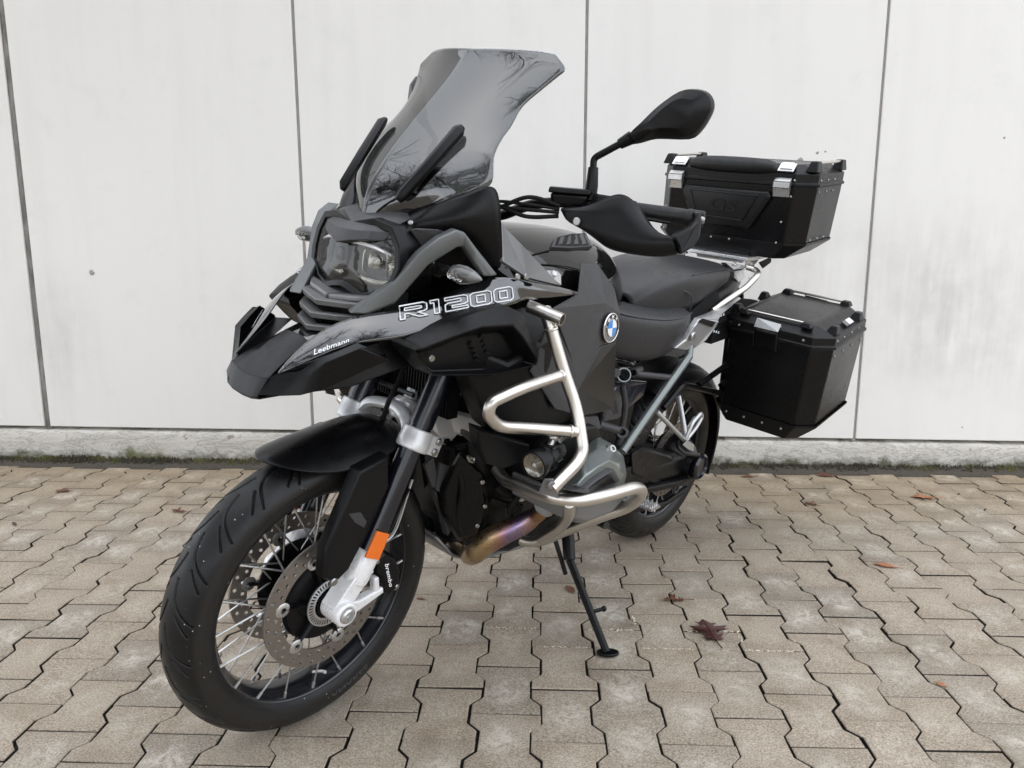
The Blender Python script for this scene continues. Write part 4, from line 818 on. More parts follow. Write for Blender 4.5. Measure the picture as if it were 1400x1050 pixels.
# round emblem with quartered blue and white centre
en = unit(np.cross(a3-a7, a8-a4)); en = en if en[1] > 0 else -en
en = unit(V(-.05, .99, .10)); ec = A_((0.8183, 0.2485, 0.9125)); eu = unit(V(0, 0, 1)-en*en[2]); er_ = np.cross(eu, en)
er_ = -er_ if er_[0] > 0 else er_          # reads left to right from outside
for sgn, par in ((1, kn1), (-1, kn2)):
    mir = (lambda mb: mb) if sgn == 1 else (lambda mb: mb.mirrored())
    em = obj('emblem', mir(MB().lathe([(0, 0), (.036, 0), (.0365, .004), (.035, .006), (.032, .0055), (.0, .007)], ec-en*.002, en, 48)), 'black_gloss', bike)
    obj('emblem_ring', mir(MB().lathe([(.0338, .004), (.0368, .0035), (.0368, .0055), (.0345, .0066), (.0336, .0060)], ec-en*.002, en, 48, True)), 'chrome', em)
    obj('emblem_ring', mir(MB().lathe([(.0205, .006), (.0218, .006), (.0218, .0075), (.0205, .0075)], ec-en*.002, en, 40, True)), 'chrome', em)
    for qd in range(4):
        m = MB(); arc = [ec+en*.0052+.0205*(math.cos(PI/2*(qd+i/8))*er_+math.sin(PI/2*(qd+i/8))*eu) for i in range(9)]
        m.prism([ec+en*.0055]+arc, en*.001); obj('emblem_quarter', mir(m), 'blue_print' if qd in (1, 3) else 'emblem_white', em, smooth=False)
    for ch, an in (('B', 2.25), ('M', PI/2), ('W', .89)):
        uv, ff = text_mesh(ch, .03); rd = math.cos(an)*er_+math.sin(an)*eu; tg = math.sin(an)*er_-math.cos(an)*eu
        if sgn == -1: tg = -tg; rd = -math.cos(an)*er_+math.sin(an)*eu
        v = [ec+en*.0058+rd*(.0235+b*.0085)+tg*((a-.5)*.0095) for a, b in uv]; obj('lettering', mir(MB().add(v, ff)), 'emblem_white', em, smooth=False)
# inner fairing and radiator shroud (black, mostly in shade)
both('inner_fairing', MB().loft([[V(1.30, .15, .90), V(1.30, .215, .88), V(1.30, .215, .91), V(1.30, .15, .93)], [V(1.20, .17, .72), V(1.20, .242, .70), V(1.20, .258, .87), V(1.20, .12, .95)], [V(1.08, .13, .67), V(1.08, .262, .68), V(1.08, .268, .92), V(1.08, .10, 1.0)], [V(.92, .10, .67), V(.92, .25, .69), V(.92, .25, .93), V(.92, .10, 1.0)]]), 'black_matte', bike, bevel=.008)
both('radiator_duct', MB().prism([(1.273, 0.258, 0.7353), (1.227, 0.262, 0.7171), (1.103, 0.268, 0.6721), (1.094, 0.262, 0.6331), (1.16, 0.25, 0.6211), (1.218, 0.245, 0.6434), (1.251, 0.25, 0.6897)], (-.02, -.05, 0)), 'black_matte', bike, bevel=.004, smooth=False)
rad = obj('radiator', MB().box((1.205, 0, .80), (.03, .24, .19)), 'soft_black', bike, smooth=False)
m = MB()
for i in range(26): m.box((1.222, -.115+.0092*i, .80), (.006, .0022, .185))
obj('radiator_fins', m, 'engine_dark', rad, smooth=False)
obj('radiator_bar', MB().tube([V(1.235, -.12, .735), V(1.235, .02, .735)], .006, 8), 'charcoal_matte', rad)
# ------------------------------------------------------------------ handlebar and controls
hb = [V(1.055, 0, 1.150), V(1.055, .06, 1.150), V(1.04, .15, 1.188), V(.985, .26, 1.205), V(.935, .36, 1.203), V(.878, .455, 1.203)]
bar = obj('handlebar', MB().tube(smooth_path([V(p[0], -p[1], p[2]) for p in reversed(hb[1:])]+hb, 8), .0115, 14), 'black_satin', bike)
gA, gB = V(.948, .335, 1.203), V(.885, .443, 1.203); d = unit(gB-gA)
gr = MB().tube([gA, gA+d*.004, gA+d*.01, gB-d*.01, gB-d*.004, gB], [.0195, .0195, .0165, .0165, .019, .019], 20)
for i in range(22): p = gA+d*(.012+i*.0045); gr.tube([p, p+d*.0018], .0173, 16)
both('grip', gr, 'rubber', bike); both('bar_end', MB().disc(gB-d*.002, d, .0175, .030, 24), 'black_satin', bike)
both('switch_box', MB().loft([[gA+V(.012, -.012, z)+V(0, y, 0) for y, z in ((-.02, -.022), (.02, -.022), (.02, .022), (-.02, .022))], [gA+V(.05, -.075, z)+V(0, y, 0) for y, z in ((-.02, -.022), (.02, -.022), (.02, .024), (-.02, .024))]]), 'black_matte', bike, bevel=.006)
# brake/clutch fluid reservoir
rc = A_((1.015, 0.2141, 1.207)); rdx = unit(V(-.055, .075, .004)); rdy = unit(np.cross(V(0, 0, 1), rdx)); rdz = np.cross(rdx, rdy)
def rbox(c0, sx, sy, z0, z1, tp=1.): return MB().loft([[c0+rdx*a*sx+rdy*b*sy+rdz*z0 for a, b in ((-1, -1), (1, -1), (1, 1), (-1, 1))], [c0+rdx*a*sx*tp+rdy*b*sy*tp+rdz*z1 for a, b in ((-1, -1), (1, -1), (1, 1), (-1, 1))]])
r1, r2 = both('fluid_reservoir', rbox(rc, .036, .024, -.014, .012, 1.12), 'black_satin', bike, bevel=.006)
cp = rbox(rc, .045, .030, .012, .024, .96); obj('reservoir_cap', cp, 'black_satin', r1, bevel=.003); obj('reservoir_cap', cp.mirrored(), 'black_satin', r2, bevel=.003)
# cables to the head stock
for i, (z0, mz, rr) in enumerate(((1.192, .012, .0045), (1.178, .0, .004), (1.170, -.006, .0045), (1.185, .004, .0035))):
    pts = smooth_path([V(1.045, .215, z0), V(1.10, .17, z0-.002+mz), V(1.14, .11, 1.165+.006*i), V(1.16, .05, 1.15)], 8)
    both('cable', MB().tube(pts, rr, 8), 'soft_black', bike)
both('lever', MB().tube(smooth_path([V(1.02, .24, 1.185), V(1.0, .30, 1.188), V(.965, .37, 1.19), V(.93, .42, 1.188)], 6), [.008, .007, .006, .006], 10, flat=.6), 'black_satin', bike)
# hand guards
g_up = [(1.062, 0.229, 1.19), (1.03, 0.271, 1.197), (1.02, 0.3065, 1.22), (1.005, 0.3337, 1.237), (0.985, 0.3524, 1.229), (0.965, 0.3692, 1.207), (0.955, 0.3935, 1.179), (0.95, 0.4087, 1.162)]
g_md = [(1.064, 0.2344, 1.183), (1.045, 0.2737, 1.183), (1.035, 0.3146, 1.177), (1.025, 0.3445, 1.171), (1.012, 0.3718, 1.167), (1, 0.3994, 1.163), (0.985, 0.4294, 1.161), (0.972, 0.4539, 1.166)]
g_m2 = [(1.064, 0.2508, 1.167), (1.048, 0.2858, 1.157), (1.04, 0.3229, 1.151), (1.03, 0.3526, 1.146), (1.018, 0.3854, 1.142), (1, 0.4133, 1.142), (0.985, 0.4421, 1.145), (0.968, 0.4639, 1.153)]
g_lo = [(1.06, 0.2594, 1.162), (1.044, 0.2896, 1.15), (1.036, 0.3179, 1.135), (1.026, 0.3424, 1.119), (1.01, 0.3803, 1.117), (0.992, 0.4135, 1.117), (0.975, 0.4463, 1.12), (0.962, 0.4699, 1.13)]
gu = MB().grid([[A_(p) for p in r] for r in (g_up, [lerp(a, b, .5)+V(.006, .006, 0) for a, b in zip(g_up, g_md)], g_md, g_m2, g_lo, [A_(p)+V(-.028, -.020, -.003) for p in g_lo])])
hg1 = obj('hand_guard', gu, 'black_matte', bike, sub=2, solid=.005); hg2 = obj('hand_guard', gu.mirrored(), 'black_matte', bike, sub=2, solid=.005)
lp = [(0.972, 0.4539, 1.166), (0.935, 0.4689, 1.188), (0.915, 0.4672, 1.201), (0.905, 0.4586, 1.217), (0.897, 0.4659, 1.218), (0.9, 0.474, 1.198), (0.912, 0.4815, 1.17), (0.935, 0.4841, 1.149), (0.962, 0.4699, 1.13), (0.967, 0.4641, 1.149)]
lpm = MB().prism([A_(p)+V(.006, .008, 0) for p in lp], (-.022, -.022, 0)); both('guard_bracket', lpm, 'black_matte', bike, bevel=.005, smooth=False)
both('guard_bolt', MB().bolt((1.062, 0.2762, 1.167), (.75, .6, .1), .0085, .006), 'bolt_steel', bike); both('guard_bolt', MB().bolt((0.892, 0.47, 1.202), (-.4, .9, 0), .008, .008), 'bolt_steel', bike)
# mirrors
st0, st1, st2, st3, st4 = [A_(p) for p in ((0.995, 0.2443, 1.206), (0.992, 0.2533, 1.242), (0.99, 0.2486, 1.279), (0.985, 0.252, 1.299), (0.975, 0.3003, 1.335))]
m = MB().tube(bend_path([st2, A_((0.987, 0.2441, 1.298)), st4], .02), .0075, 12); m.tube([st1-V(0, 0, .03), st1, st2], [.014, .0135, .011], 14); m.loft([[st0+V(dx, dy, 0) for dx, dy in ((.016, .012), (-.016, .012), (-.016, -.012), (.016, -.012))], [st1+V(dx, dy, -.015) for dx, dy in ((.011, .011), (-.011, .011), (-.011, -.011), (.011, -.011))]])
m.tube([st4-unit(st4-st3)*.004, A_((0.972, 0.3208, 1.348))], [.011, .014], 14)
mo = [(0.972, 0.3093, 1.336), (0.972, 0.3144, 1.355), (0.966, 0.3312, 1.376), (0.948, 0.3563, 1.414), (0.925, 0.388, 1.448), (0.906, 0.4131, 1.456), (0.893, 0.4357, 1.451), (0.885, 0.4475, 1.432), (0.888, 0.446, 1.408), (0.898, 0.435, 1.377), (0.91, 0.417, 1.36), (0.942, 0.3604, 1.353), (0.96, 0.3345, 1.341)]
mo = [p for p in smooth_path(mo[-2:]+mo+mo[:2], 3)][6:6+3*len(mo)]
mc = sum(map(A_, mo))/len(mo); nd = unit(V(.92, .30, .12))
hd = MB().loft([[A_(p)-nd*.012 for p in mo], [lerp(p, mc, -.01)-nd*.002 for p in mo], [lerp(p, mc, .06)+nd*.010 for p in mo], [lerp(p, mc, .42)+nd*.024 for p in mo]])
both('mirror_arm', m, 'black_satin', bike); h1, h2 = both('mirror', hd, 'black_satin', bike, bevel=.004)
for o_, s in ((h1, 1), (h2, -1)):
    mg = MB().prism([lerp(p, mc, .07)-nd*.0125 for p in mo], -nd*.001); obj('mirror_glass', mg if s == 1 else mg.mirrored(), 'chrome', o_, smooth=False)
# ------------------------------------------------------------------ seats
def seat_sec(X, w_, zt, zs, zb_, crown=.012, sl=0.):
    """half profile: top crown, shoulder, side wall, tucked lower edge."""
    h_ = [(0, zt+crown), (w_*.45, zt+crown*.7), (w_*.78, zt), (w_*.93, zt-.014), (w_, zs), (w_*1.0, (zs+zb_)/2), (w_*.93, zb_+.008), (w_*.8, zb_)]
    return [V(X+sl*i/7, y, z) for i, (y, z) in enumerate(h_)]
rs_ = [seat_sec(.70, .070, .975, .95, .90), seat_sec(.64, .105, .945, .915, .83, sl=.02), seat_sec(.56, .140, .922, .890, .775, sl=.03), seat_sec(.47, .165, .908, .872, .752, .010), seat_sec(.38, .182, .902, .868, .752, .008), seat_sec(.30, .188, .905, .874, .775, .006), seat_sec(.245, .180, .912, .882, .81, .004), seat_sec(.225, .16, .90, .88, .84, 0)]
rider = obj('rider_seat', MB().grid(mirror_rows(rs_)), 'leather', bike, sub=2, solid=.01)
m = MB().tube(smooth_path([lerp(r[3], r[4], .25)+V(0, .0012, 0) for r in rs_[1:-1]], 6), .0022, 6); both('seat_piping', m, 'charcoal_matte', rider)
ps = [seat_sec(.450, .075, .932, .92, .84, .004), seat_sec(.42, .110, .968, .945, .84, .006, -.02), seat_sec(.36, .138, 1.004, .975, .85, .010, -.06), seat_sec(.26, .155, 1.026, .995, .885, .010, -.04), seat_sec(.16, .158, 1.030, 1.00, .90, .008), seat_sec(.06, .150, 1.032, 1.005, .925, .006), seat_sec(-.03, .145, 1.032, 1.008, .95, .004), seat_sec(-.065, .135, 1.022, 1.005, .965, 0), seat_sec(-.07, .12, 1.00, .99, .97, 0)]
pil = obj('pillion_seat', MB().grid(mirror_rows(ps)), 'leather', bike, sub=2, solid=.01)
both('seat_seam', MB().tube(smooth_path([V(.30, .128, .965), V(.25, .158, .95), V(.235, .163, .92), V(.232, .155, .89)], 6), .0022, 6), 'charcoal_matte', pil)
both('seat_seam', MB().tube(smooth_path([V(.235, .150, 1.006), V(.16, .150, 1.013), V(.06, .142, 1.016), V(-.03, .137, 1.017)], 6), .0018, 6), 'charcoal_matte', pil)
P00, P10, P11, P01 = [A_(p) for p in ((0.7297, 0.2888, 1.036), (0.6509, 0.3213, 1.036), (0.5053, 0.2534, 1.038), (0.5454, 0.1887, 1.038))]
text_quad('seat_logo', 'GS', P00, P10, P11, P01, 'leather_lower', pil, .006, .03)
seatb = MB().loft([sec(.66, .07, .90, .80, 10), sec(.45, .13, .86, .74, 10), sec(.2, .14, .87, .78, 10), sec(-.05, .12, .96, .86, 10)]); obj('seat_base', seatb, 'soft_black', bike)
# ------------------------------------------------------------------ engine
eng = MB().loft([[V(x, y, z) for y, z in ((-w_, z0), (w_, z0), (w_*1.1, (z0+z1)/2), (w_, z1), (-w_, z1), (-w_*1.1, (z0+z1)/2))] for x, w_, z0, z1 in ((1.14, .07, .42, .60), (1.08, .12, .33, .64), (.95, .135, .29, .68), (.80, .135, .29, .68), (.62, .12, .30, .70), (.50, .10, .34, .66))])
engine = obj('engine_block', eng, 'engine_dark', bike, bevel=.01)
cov = MB().prism([V(1.185, .03, .62), V(1.185, .115, .63), V(1.155, .13, .50), V(1.12, .12, .37), V(1.10, .06, .33), V(1.10, 0, .33), V(1.185, 0, .62)], (-.05, 0, 0)); both('engine_cover', cov, 'black_satin', bike, bevel=.01, smooth=False)
side = MB().loft([[A_(p)-V(0, .05, 0) for p in pl] if 0 else [A_(p) for p in pl] for pl in
    ([(1.182, 0.13, 0.629), (1.099, 0.145, 0.5549), (1.048, 0.13, 0.4329), (1.058, 0.115, 0.3584), (1.117, 0.1, 0.3576), (1.176, 0.08, 0.4493), (1.195, 0.08, 0.5129)],
     [(1.197, 0.15, 0.6276), (1.13, 0.165, 0.5618), (1.085, 0.15, 0.4563), (1.092, 0.135, 0.3871), (1.136, 0.12, 0.3857), (1.183, 0.11, 0.4638), (1.197, 0.11, 0.5252)])]); s_o = both('engine_side_cover', side, 'black_satin', bike, bevel=.006)
for u_, v_ in ((452, 450), (467, 600), (420, 722), (378, 305)): obj('cover_bolt', MB().bolt(A_({(452, 450): (1.128, 0.163, 0.5481), (467, 600): (1.095, 0.152, 0.4726), (420, 722): (1.097, 0.138, 0.4151), (378, 305): (1.187, 0.17, 0.6227)}[(u_, v_)]), (.3, .95, 0), .006, .005), 'bolt_steel', s_o[0])
# flaps, hoses and wiring in front of the engine
for pl, dy in ((((1.206, 0.16, 0.6923), (1.201, 0.17, 0.6908), (1.172, 0.175, 0.66), (1.174, 0.172, 0.6505), (1.207, 0.16, 0.6794)), .012), (((1.242, 0.085, 0.587), (1.221, 0.09, 0.6038), (1.191, 0.09, 0.5281), (1.196, 0.09, 0.517), (1.212, 0.085, 0.5275)), .01), (((1.207, 0.1, 0.5922), (1.172, 0.11, 0.5738), (1.178, 0.1, 0.4999), (1.205, 0.09, 0.5196)), .008), (((1.2, 0.08, 0.5122), (1.173, 0.09, 0.4924), (1.12, 0.09, 0.4114), (1.133, 0.08, 0.3714), (1.162, 0.08, 0.4453)), .02)):
    obj('engine_flap', MB().prism(pl, (0, -dy, 0)), 'charcoal_matte', bike, bevel=.002, smooth=False)
for pts, rr in ((((1.042, 0.21, 0.5066), (1.05, 0.2, 0.4836), (1.048, 0.19, 0.4577), (1.016, 0.18, 0.4313)), .006), (((1.04, 0.2, 0.4936), (1.015, 0.2, 0.461), (1.024, 0.19, 0.4421)), .004), (((1.083, 0.17, 0.5311), (1.055, 0.18, 0.5067), (1.016, 0.2, 0.4956), (0.996, 0.23, 0.4936)), .011), (((1.075, 0.15, 0.4834), (1.042, 0.17, 0.4694), (1.009, 0.2, 0.4637)), .009), (((1.183, 0.13, 0.5975), (1.167, 0.14, 0.529), (1.151, 0.12, 0.4545), (1.131, 0.12, 0.3929)), .007), (((0.9782, 0.27, 0.4706), (0.9898, 0.24, 0.4355), (0.982, 0.2, 0.3895)), .010)):
    obj('hose', MB().tube(smooth_path([A_(p) for p in pts], 6), rr, 8), 'soft_black', bike)
obj('hose_clamp', MB().tube([A_((1.022, 0.2, 0.4983))-V(.004, 0, 0), A_((1.022, 0.2, 0.4983))+V(.004, .004, 0)], .013, 12), 'bolt_steel', bike)
for a, b in (((1.033, 0.17, 0.454), (1.026, 0.17, 0.4344)), ((1.02, 0.17, 0.4536), (1.012, 0.17, 0.4326)), ((1.039, 0.19, 0.4895), (1.026, 0.19, 0.4687))): obj('cable_tie', MB().tube([A_(a), A_(b)], .0022, 6), 'plate_grey', bike)
both('clip', MB().tube(smooth_path([(1.203, 0.175, 0.634), (1.198, 0.178, 0.6232), (1.185, 0.178, 0.6175), (1.182, 0.176, 0.6257)], 5), .0035, 8), 'bolt_steel', bike)
# cylinders and head covers
def hring(y, pts): return [V(x, y, z) for x, z in pts]
co = [(1.06, .575), (1.07, .63), (1.03, .67), (.95, .69), (.87, .68), (.80, .60), (.80, .53), (.88, .49), (1.02, .50)]
both('cylinder', MB().loft([hring(.10, co), hring(.29, co)]), 'engine_dark', bike, bevel=.006)
hc = [[A_(p) for p in L9] for L9 in (
 ((0.9526, 0.29, 0.5543), (0.8906, 0.29, 0.6394), (0.8544, 0.29, 0.6481), (0.7936, 0.29, 0.6191), (0.7178, 0.29, 0.5687), (0.6819, 0.29, 0.5057), (0.6881, 0.29, 0.4712), (0.8291, 0.29, 0.4828), (0.9236, 0.29, 0.5112)),
 ((1.101, 0.365, 0.6068), (1.036, 0.365, 0.6567), (0.9662, 0.36, 0.6667), (0.895, 0.355, 0.6484), (0.8176, 0.345, 0.6015), (0.7859, 0.345, 0.5486), (0.8294, 0.355, 0.5434), (1.006, 0.365, 0.5689), (1.093, 0.365, 0.5955)),
 ((1.109, 0.41, 0.6303), (1.087, 0.412, 0.645), (1.038, 0.412, 0.6543), (0.9711, 0.4, 0.6526), (0.9213, 0.392, 0.6277), (0.8934, 0.39, 0.5933), (0.9245, 0.4, 0.5891), (1.065, 0.412, 0.61), (1.098, 0.41, 0.6197)))]
hv1, hv2 = both('cylinder_head_cover', MB().loft([[p-V(0, .02, 0) for p in hc[0]]]+hc), 'head_cover', bike, bevel=.005, angle=25)
pad = [A_(p) for p in ((1.137, 0.408, 0.6247), (1.096, 0.414, 0.6206), (1.051, 0.416, 0.6329), (0.9887, 0.412, 0.6385), (0.9658, 0.408, 0.6324), (0.9227, 0.405, 0.5928), (1, 0.412, 0.5963), (1.08, 0.412, 0.6045))]
pc_ = sum(pad)/8; pp = MB().loft([[p-V(0, .03, 0) for p in pad], [p+V(0, .004, 0) for p in pad], [lerp(p, pc_, .12)+V(0, .008, 0) for p in pad]])
pin = [lerp(p, pc_, .34)+V(0, .0085, 0) for p in pad]
for o_, s in ((hv1, 1), (hv2, -1)):
    obj('head_guard', pp if s == 1 else pp.mirrored(), 'charcoal_matte', o_, bevel=.003)
    pi_ = MB().prism(pin, (0, .0015, 0)); obj('guard_insert', pi_ if s == 1 else pi_.mirrored(), 'black_satin', o_, smooth=False)
lowc = [(1.07, .575), (.84, .54), (.82, .505), (.88, .475), (1.0, .485), (1.06, .515)]
both('cylinder_base', MB().loft([hring(.2, lowc), hring(.36, lowc), [V(.98+(x-.98)*.85, .385, .54+(z-.54)*.7) for x, z in lowc]]), 'plate_grey', bike, bevel=.005)
for o_, s in ((hv1, 1), (hv2, -1)):
    bb = MB().lathe([(0, 0), (.013, 0), (.013, .008), (.009, .013), (.005, .013), (.004, .009), (0, .009)], (0.8991, 0.352, 0.6448), (.15, .75, .6), 20); obj('cover_bolt', bb if s == 1 else bb.mirrored(), 'bolt_steel', o_)
# throttle body and breather behind the cylinder
both('intake', MB().loft([[V(.90, .17, .70), V(.90, .26, .70), V(.90, .25, .78), V(.90, .17, .78)], [V(.78, .15, .68), V(.78, .23, .68), V(.78, .22, .80), V(.78, .15, .80)]]), 'engine_dark', bike, bevel=.01)
both('intake_cover', MB().prism([(0.9093, 0.27, 0.7041), (0.8082, 0.25, 0.6816), (0.7814, 0.25, 0.6448), (0.8785, 0.27, 0.6449), (0.9286, 0.28, 0.666)], (0, -.05, 0)), 'charcoal_matte', bike, bevel=.004, smooth=False)
# header pipe: from the head down, under the engine
hp = smooth_path([(1.009, 0.27, 0.4964), (0.9934, 0.235, 0.4518), (1.006, 0.205, 0.4191), (1.039, 0.165, 0.3833), (1.054, 0.13, 0.3483), (1.055, 0.105, 0.3179), A_((1.014, 0.06, 0.2779))], 8)
exh = MB().tube(hp, [.020, .021, .0265, .030, .0325, .034, .034], 24); exh.tube(smooth_path([A_((1.052, 0.1, 0.3138)), V(1.02, .02, .30), V(.95, -.02, .29), V(.7, -.05, .30)], 6), .032, 20)
obj('header_pipe', exh, 'header_pipe', bike)
obj('header_clamp', MB().tube([A_((1.025, 0.275, 0.5071)), A_((1.004, 0.272, 0.4917))], .024, 18), 'alloy', bike)
obj('header_pipe', MB().tube(smooth_path([V(1.02, -.27, .505), V(1.0, -.2, .40), V(1.05, -.12, .33), V(1.05, 0, .31)], 8), .026, 18), 'header_pipe', bike)
obj('silencer', MB().tube([V(.62, -.14, .33), V(.45, -.2, .38), V(.25, -.23, .45), V(.2, -.235, .47), V(-.18, -.245, .62)], [.034, .04, .062, .07, .068], 24), 'stainless', bike)
# skid plate
sk = [[V(1.150, y, .36) for y in (-.09, -.05, 0, .04, .06)], [V(1.09, y, .292) for y in (-.10, -.06, 0, .04, .065)], [V(1.0, y, .25) for y in (-.10, -.06, 0, .04, .07)], [V(.75, y, .235) for y in (-.10, -.06, 0, .05, .09)], [V(.60, y, .25) for y in (-.10, -.06, 0, .05, .09)]]
obj('skid_plate', MB().grid(sk), 'plate_grey', bike, solid=.006)
# ------------------------------------------------------------------ crash bars (stainless)
def bent(*pts, r=.0135, b=.045, n=16): return MB().tube(bend_path(pts, b, 8), r, n)
TR = .0138
up_main = bend_path([(1.109, 0.262, 0.9802), (1.119, 0.285, 0.9572), (1.093, 0.325, 0.8515), (1.077, 0.36, 0.7809), (1.087, 0.398, 0.6995), (1.109, 0.402, 0.6771), (1.173, 0.392, 0.6318)], .06, 8)
cb = MB().tube(up_main, TR, 18)
cb.tube(bend_path([(1.093, 0.325, 0.8515), (1.222, 0.315, 0.8364), (1.293, 0.3, 0.8135), (1.296, 0.298, 0.7872), (1.261, 0.3, 0.7559), (1.179, 0.325, 0.7442), (1.093, 0.378, 0.7375)], .05, 8), .0128, 18)
c_1, c_2 = both('crash_bar', cb, 'stainless', bike)
for a_, b_, r_ in (((1.093, 0.325, 0.8515), (1.222, 0.315, 0.8364), .0148), ((1.093, 0.378, 0.7375), (1.179, 0.325, 0.7442), .0148), ((1.119, 0.285, 0.9572), (1.093, 0.325, 0.8515), .0152)):
    a_, b_ = A_(a_), A_(b_); d_ = unit(b_-a_); wl = MB().tube([a_+d_*.010, a_+d_*.0125, a_+d_*.016, a_+d_*.0185], [r_*.9, r_*1.03, r_*1.03, r_*.9], 18)
    obj('weld_bead', wl, 'stainless', c_1); obj('weld_bead', wl.mirrored(), 'stainless', c_2)
stub = MB().pipe([(1.133, 0.235, 0.9831), (1.127, 0.25, 0.98), (1.115, 0.315, 0.9697)], .0138, .0108, 20)
for o_, s in ((c_1, 1), (c_2, -1)): obj('bar_stub', stub if s == 1 else stub.mirrored(), 'stainless', o_)
lw = MB().tube(bend_path([(1.079, 0.16, 0.57), (1.086, 0.2, 0.5523), (1.128, 0.372, 0.5892), (1.098, 0.41, 0.5895), (1.028, 0.435, 0.5923), (0.9175, 0.45, 0.5925), (0.8613, 0.44, 0.5581), (0.8392, 0.4, 0.4991), (0.8568, 0.345, 0.4588), (0.8748, 0.25, 0.3809), (0.881, 0.19, 0.3283), (0.8931, 0.155, 0.3101), (0.9041, 0.125, 0.3112)], .055, 8), .0148, 18)
l_1, l_2 = both('crash_bar', lw, 'stainless', bike)
br2 = MB().tube(bend_path([(1.112, 0.4, 0.5861), (1.065, 0.375, 0.5322), (0.9585, 0.29, 0.4355), (0.8942, 0.19, 0.3342)], .05, 8), .0135, 16); tab = MB().prism([(1.183, 0.372, 0.6168), (1.19, 0.386, 0.6544), (1.166, 0.39, 0.6512), (1.149, 0.392, 0.6319), (1.139, 0.388, 0.5986)], (0, -.006, .0)).bolt((1.18, 0.392, 0.6418), (.2, .95, 0), .010, .006)
sl_ = MB().tube([(0.8658, 0.342, 0.4739), (0.8644, 0.346, 0.4774)], .0168, 18)
for o_, s in ((l_1, 1), (l_2, -1)):
    obj('bar_brace', br2 if s == 1 else br2.mirrored(), 'stainless', o_); obj('bar_tab', tab if s == 1 else tab.mirrored(), 'plate_grey', o_, bevel=.002, smooth=False); obj('bar_sleeve', sl_ if s == 1 else sl_.mirrored(), 'alloy', o_)
# fog lamps
fc, fb = A_((1.194, 0.355, 0.6763)), A_((1.022, 0.3, 0.6427)); fd = V(.97, .10, -.12); fd = unit(fd)
fb = fc-fd*.092
body = MB().lathe([(0, -.095), (.019, -.095), (.022, -.085), (.0235, -.06), (.028, -.055), (.029, -.035), (.0265, -.032), (.0275, -.012), (.031, -.010), (.032, .002), (.030, .006), (.027, .006), (.0255, -.004)], fc, fd, 32)
f1, f2 = both('fog_lamp', body, 'black_satin', bike)
ref_ = MB().lathe([(0, .003), (.008, .002), (.009, -.004), (.016, -.003), (.0215, -.001), (.0262, .003)], fc, fd, 24); gls = MB().lathe([(0, .009), (.015, .0085), (.0265, .006)], fc, fd, 24); led = MB().sphere(fc-fd*.001, .006, 10)
lug = MB().tube([fc-fd*.05+V(0, 0, .02), A_((1.128, 0.345, 0.7204))], .008, 10).sphere((1.128, 0.345, 0.7204), .012, 12).bolt((1.113, 0.35, 0.7146), (.2, .9, .1), .008, .006)
for o_, s in ((f1, 1), (f2, -1)):
    mi = (lambda z: z) if s == 1 else (lambda z: z.mirrored())
    obj('fog_reflector', mi(ref_), 'lamp_silver', o_); obj('fog_glass', mi(gls), 'lamp_glass', o_); obj('fog_led', mi(led), 'emblem_white', o_); obj('fog_mount', mi(lug), 'bolt_steel', o_)
    fins = MB()
    for i in range(3):
        for a in range(0, 12, 2): t_ = 2*PI*a/12; u9, w9 = perp(fd); p = fc-fd*(.04+.0*i)+.0285*(math.cos(t_)*u9+math.sin(t_)*w9); fins.tube([p, p-fd*.022], .0035, 6)
    obj('fog_ribs', mi(fins), 'black_satin', o_)

# ------------------------------------------------------------------ rear frame, racks, foot gear
ft = MB().tube([(0.6078, 0.222, 0.53), (0.419, 0.205, 0.6509), (0.2587, 0.198, 0.7636), A_((0.2431, 0.185, 0.7964))], .0125, 18)
fr1, fr2 = both('frame_tube', ft, 'frame_green', bike)
both('frame_tube', MB().tube(bend_path([(0.5037, 0.155, 0.7319), (0.4944, 0.165, 0.7277), (0.3417, 0.196, 0.705)], .02), .0095, 14), 'charcoal_matte', bike)
both('frame_stub', MB().pipe([(0.6151, 0.175, 0.7414), (0.6515, 0.212, 0.7599)], .0195, .0165, 22), 'frame_green', bike)
both('frame_stub', MB().pipe([(0.4103, 0.12, 0.7193), (0.5314, 0.17, 0.7383)], .0125, .0095, 18), 'charcoal_matte', bike)
both('frame_stub', MB().tube([(0.6657, 0.19, 0.7606), (0.6821, 0.205, 0.7677)], .012, 14), 'charcoal_matte', bike)
both('vent_hose', MB().tube(smooth_path([(0.6304, 0.2, 0.7253), (0.6043, 0.202, 0.671), (0.5925, 0.2, 0.6251), (0.5924, 0.2, 0.5922)], 6), .0085, 12), 'charcoal_matte', bike)
both('hose_joint', MB().tube([(0.6509, 0.16, 0.599), (0.6034, 0.195, 0.5861)], .0135, 14).pipe([(0.5678, 0.18, 0.5697), (0.6033, 0.21, 0.5845)], .017, .0095, 18).tube([(0.594, 0.2, 0.5416), (0.5917, 0.2, 0.5722)], .0115, 12), 'charcoal_matte', bike)
obj('fuel_pump_cover', MB().prism([(0.5456, 0.13, 0.6886), (0.46, 0.13, 0.6944), (0.3426, 0.12, 0.6705), (0.3536, 0.12, 0.6244), (0.4557, 0.13, 0.6017), (0.4967, 0.13, 0.5764), (0.6046, 0.14, 0.5904), (0.6071, 0.14, 0.6395)], (0, -.08, 0)), 'dark_bluish', bike, bevel=.006, smooth=False)
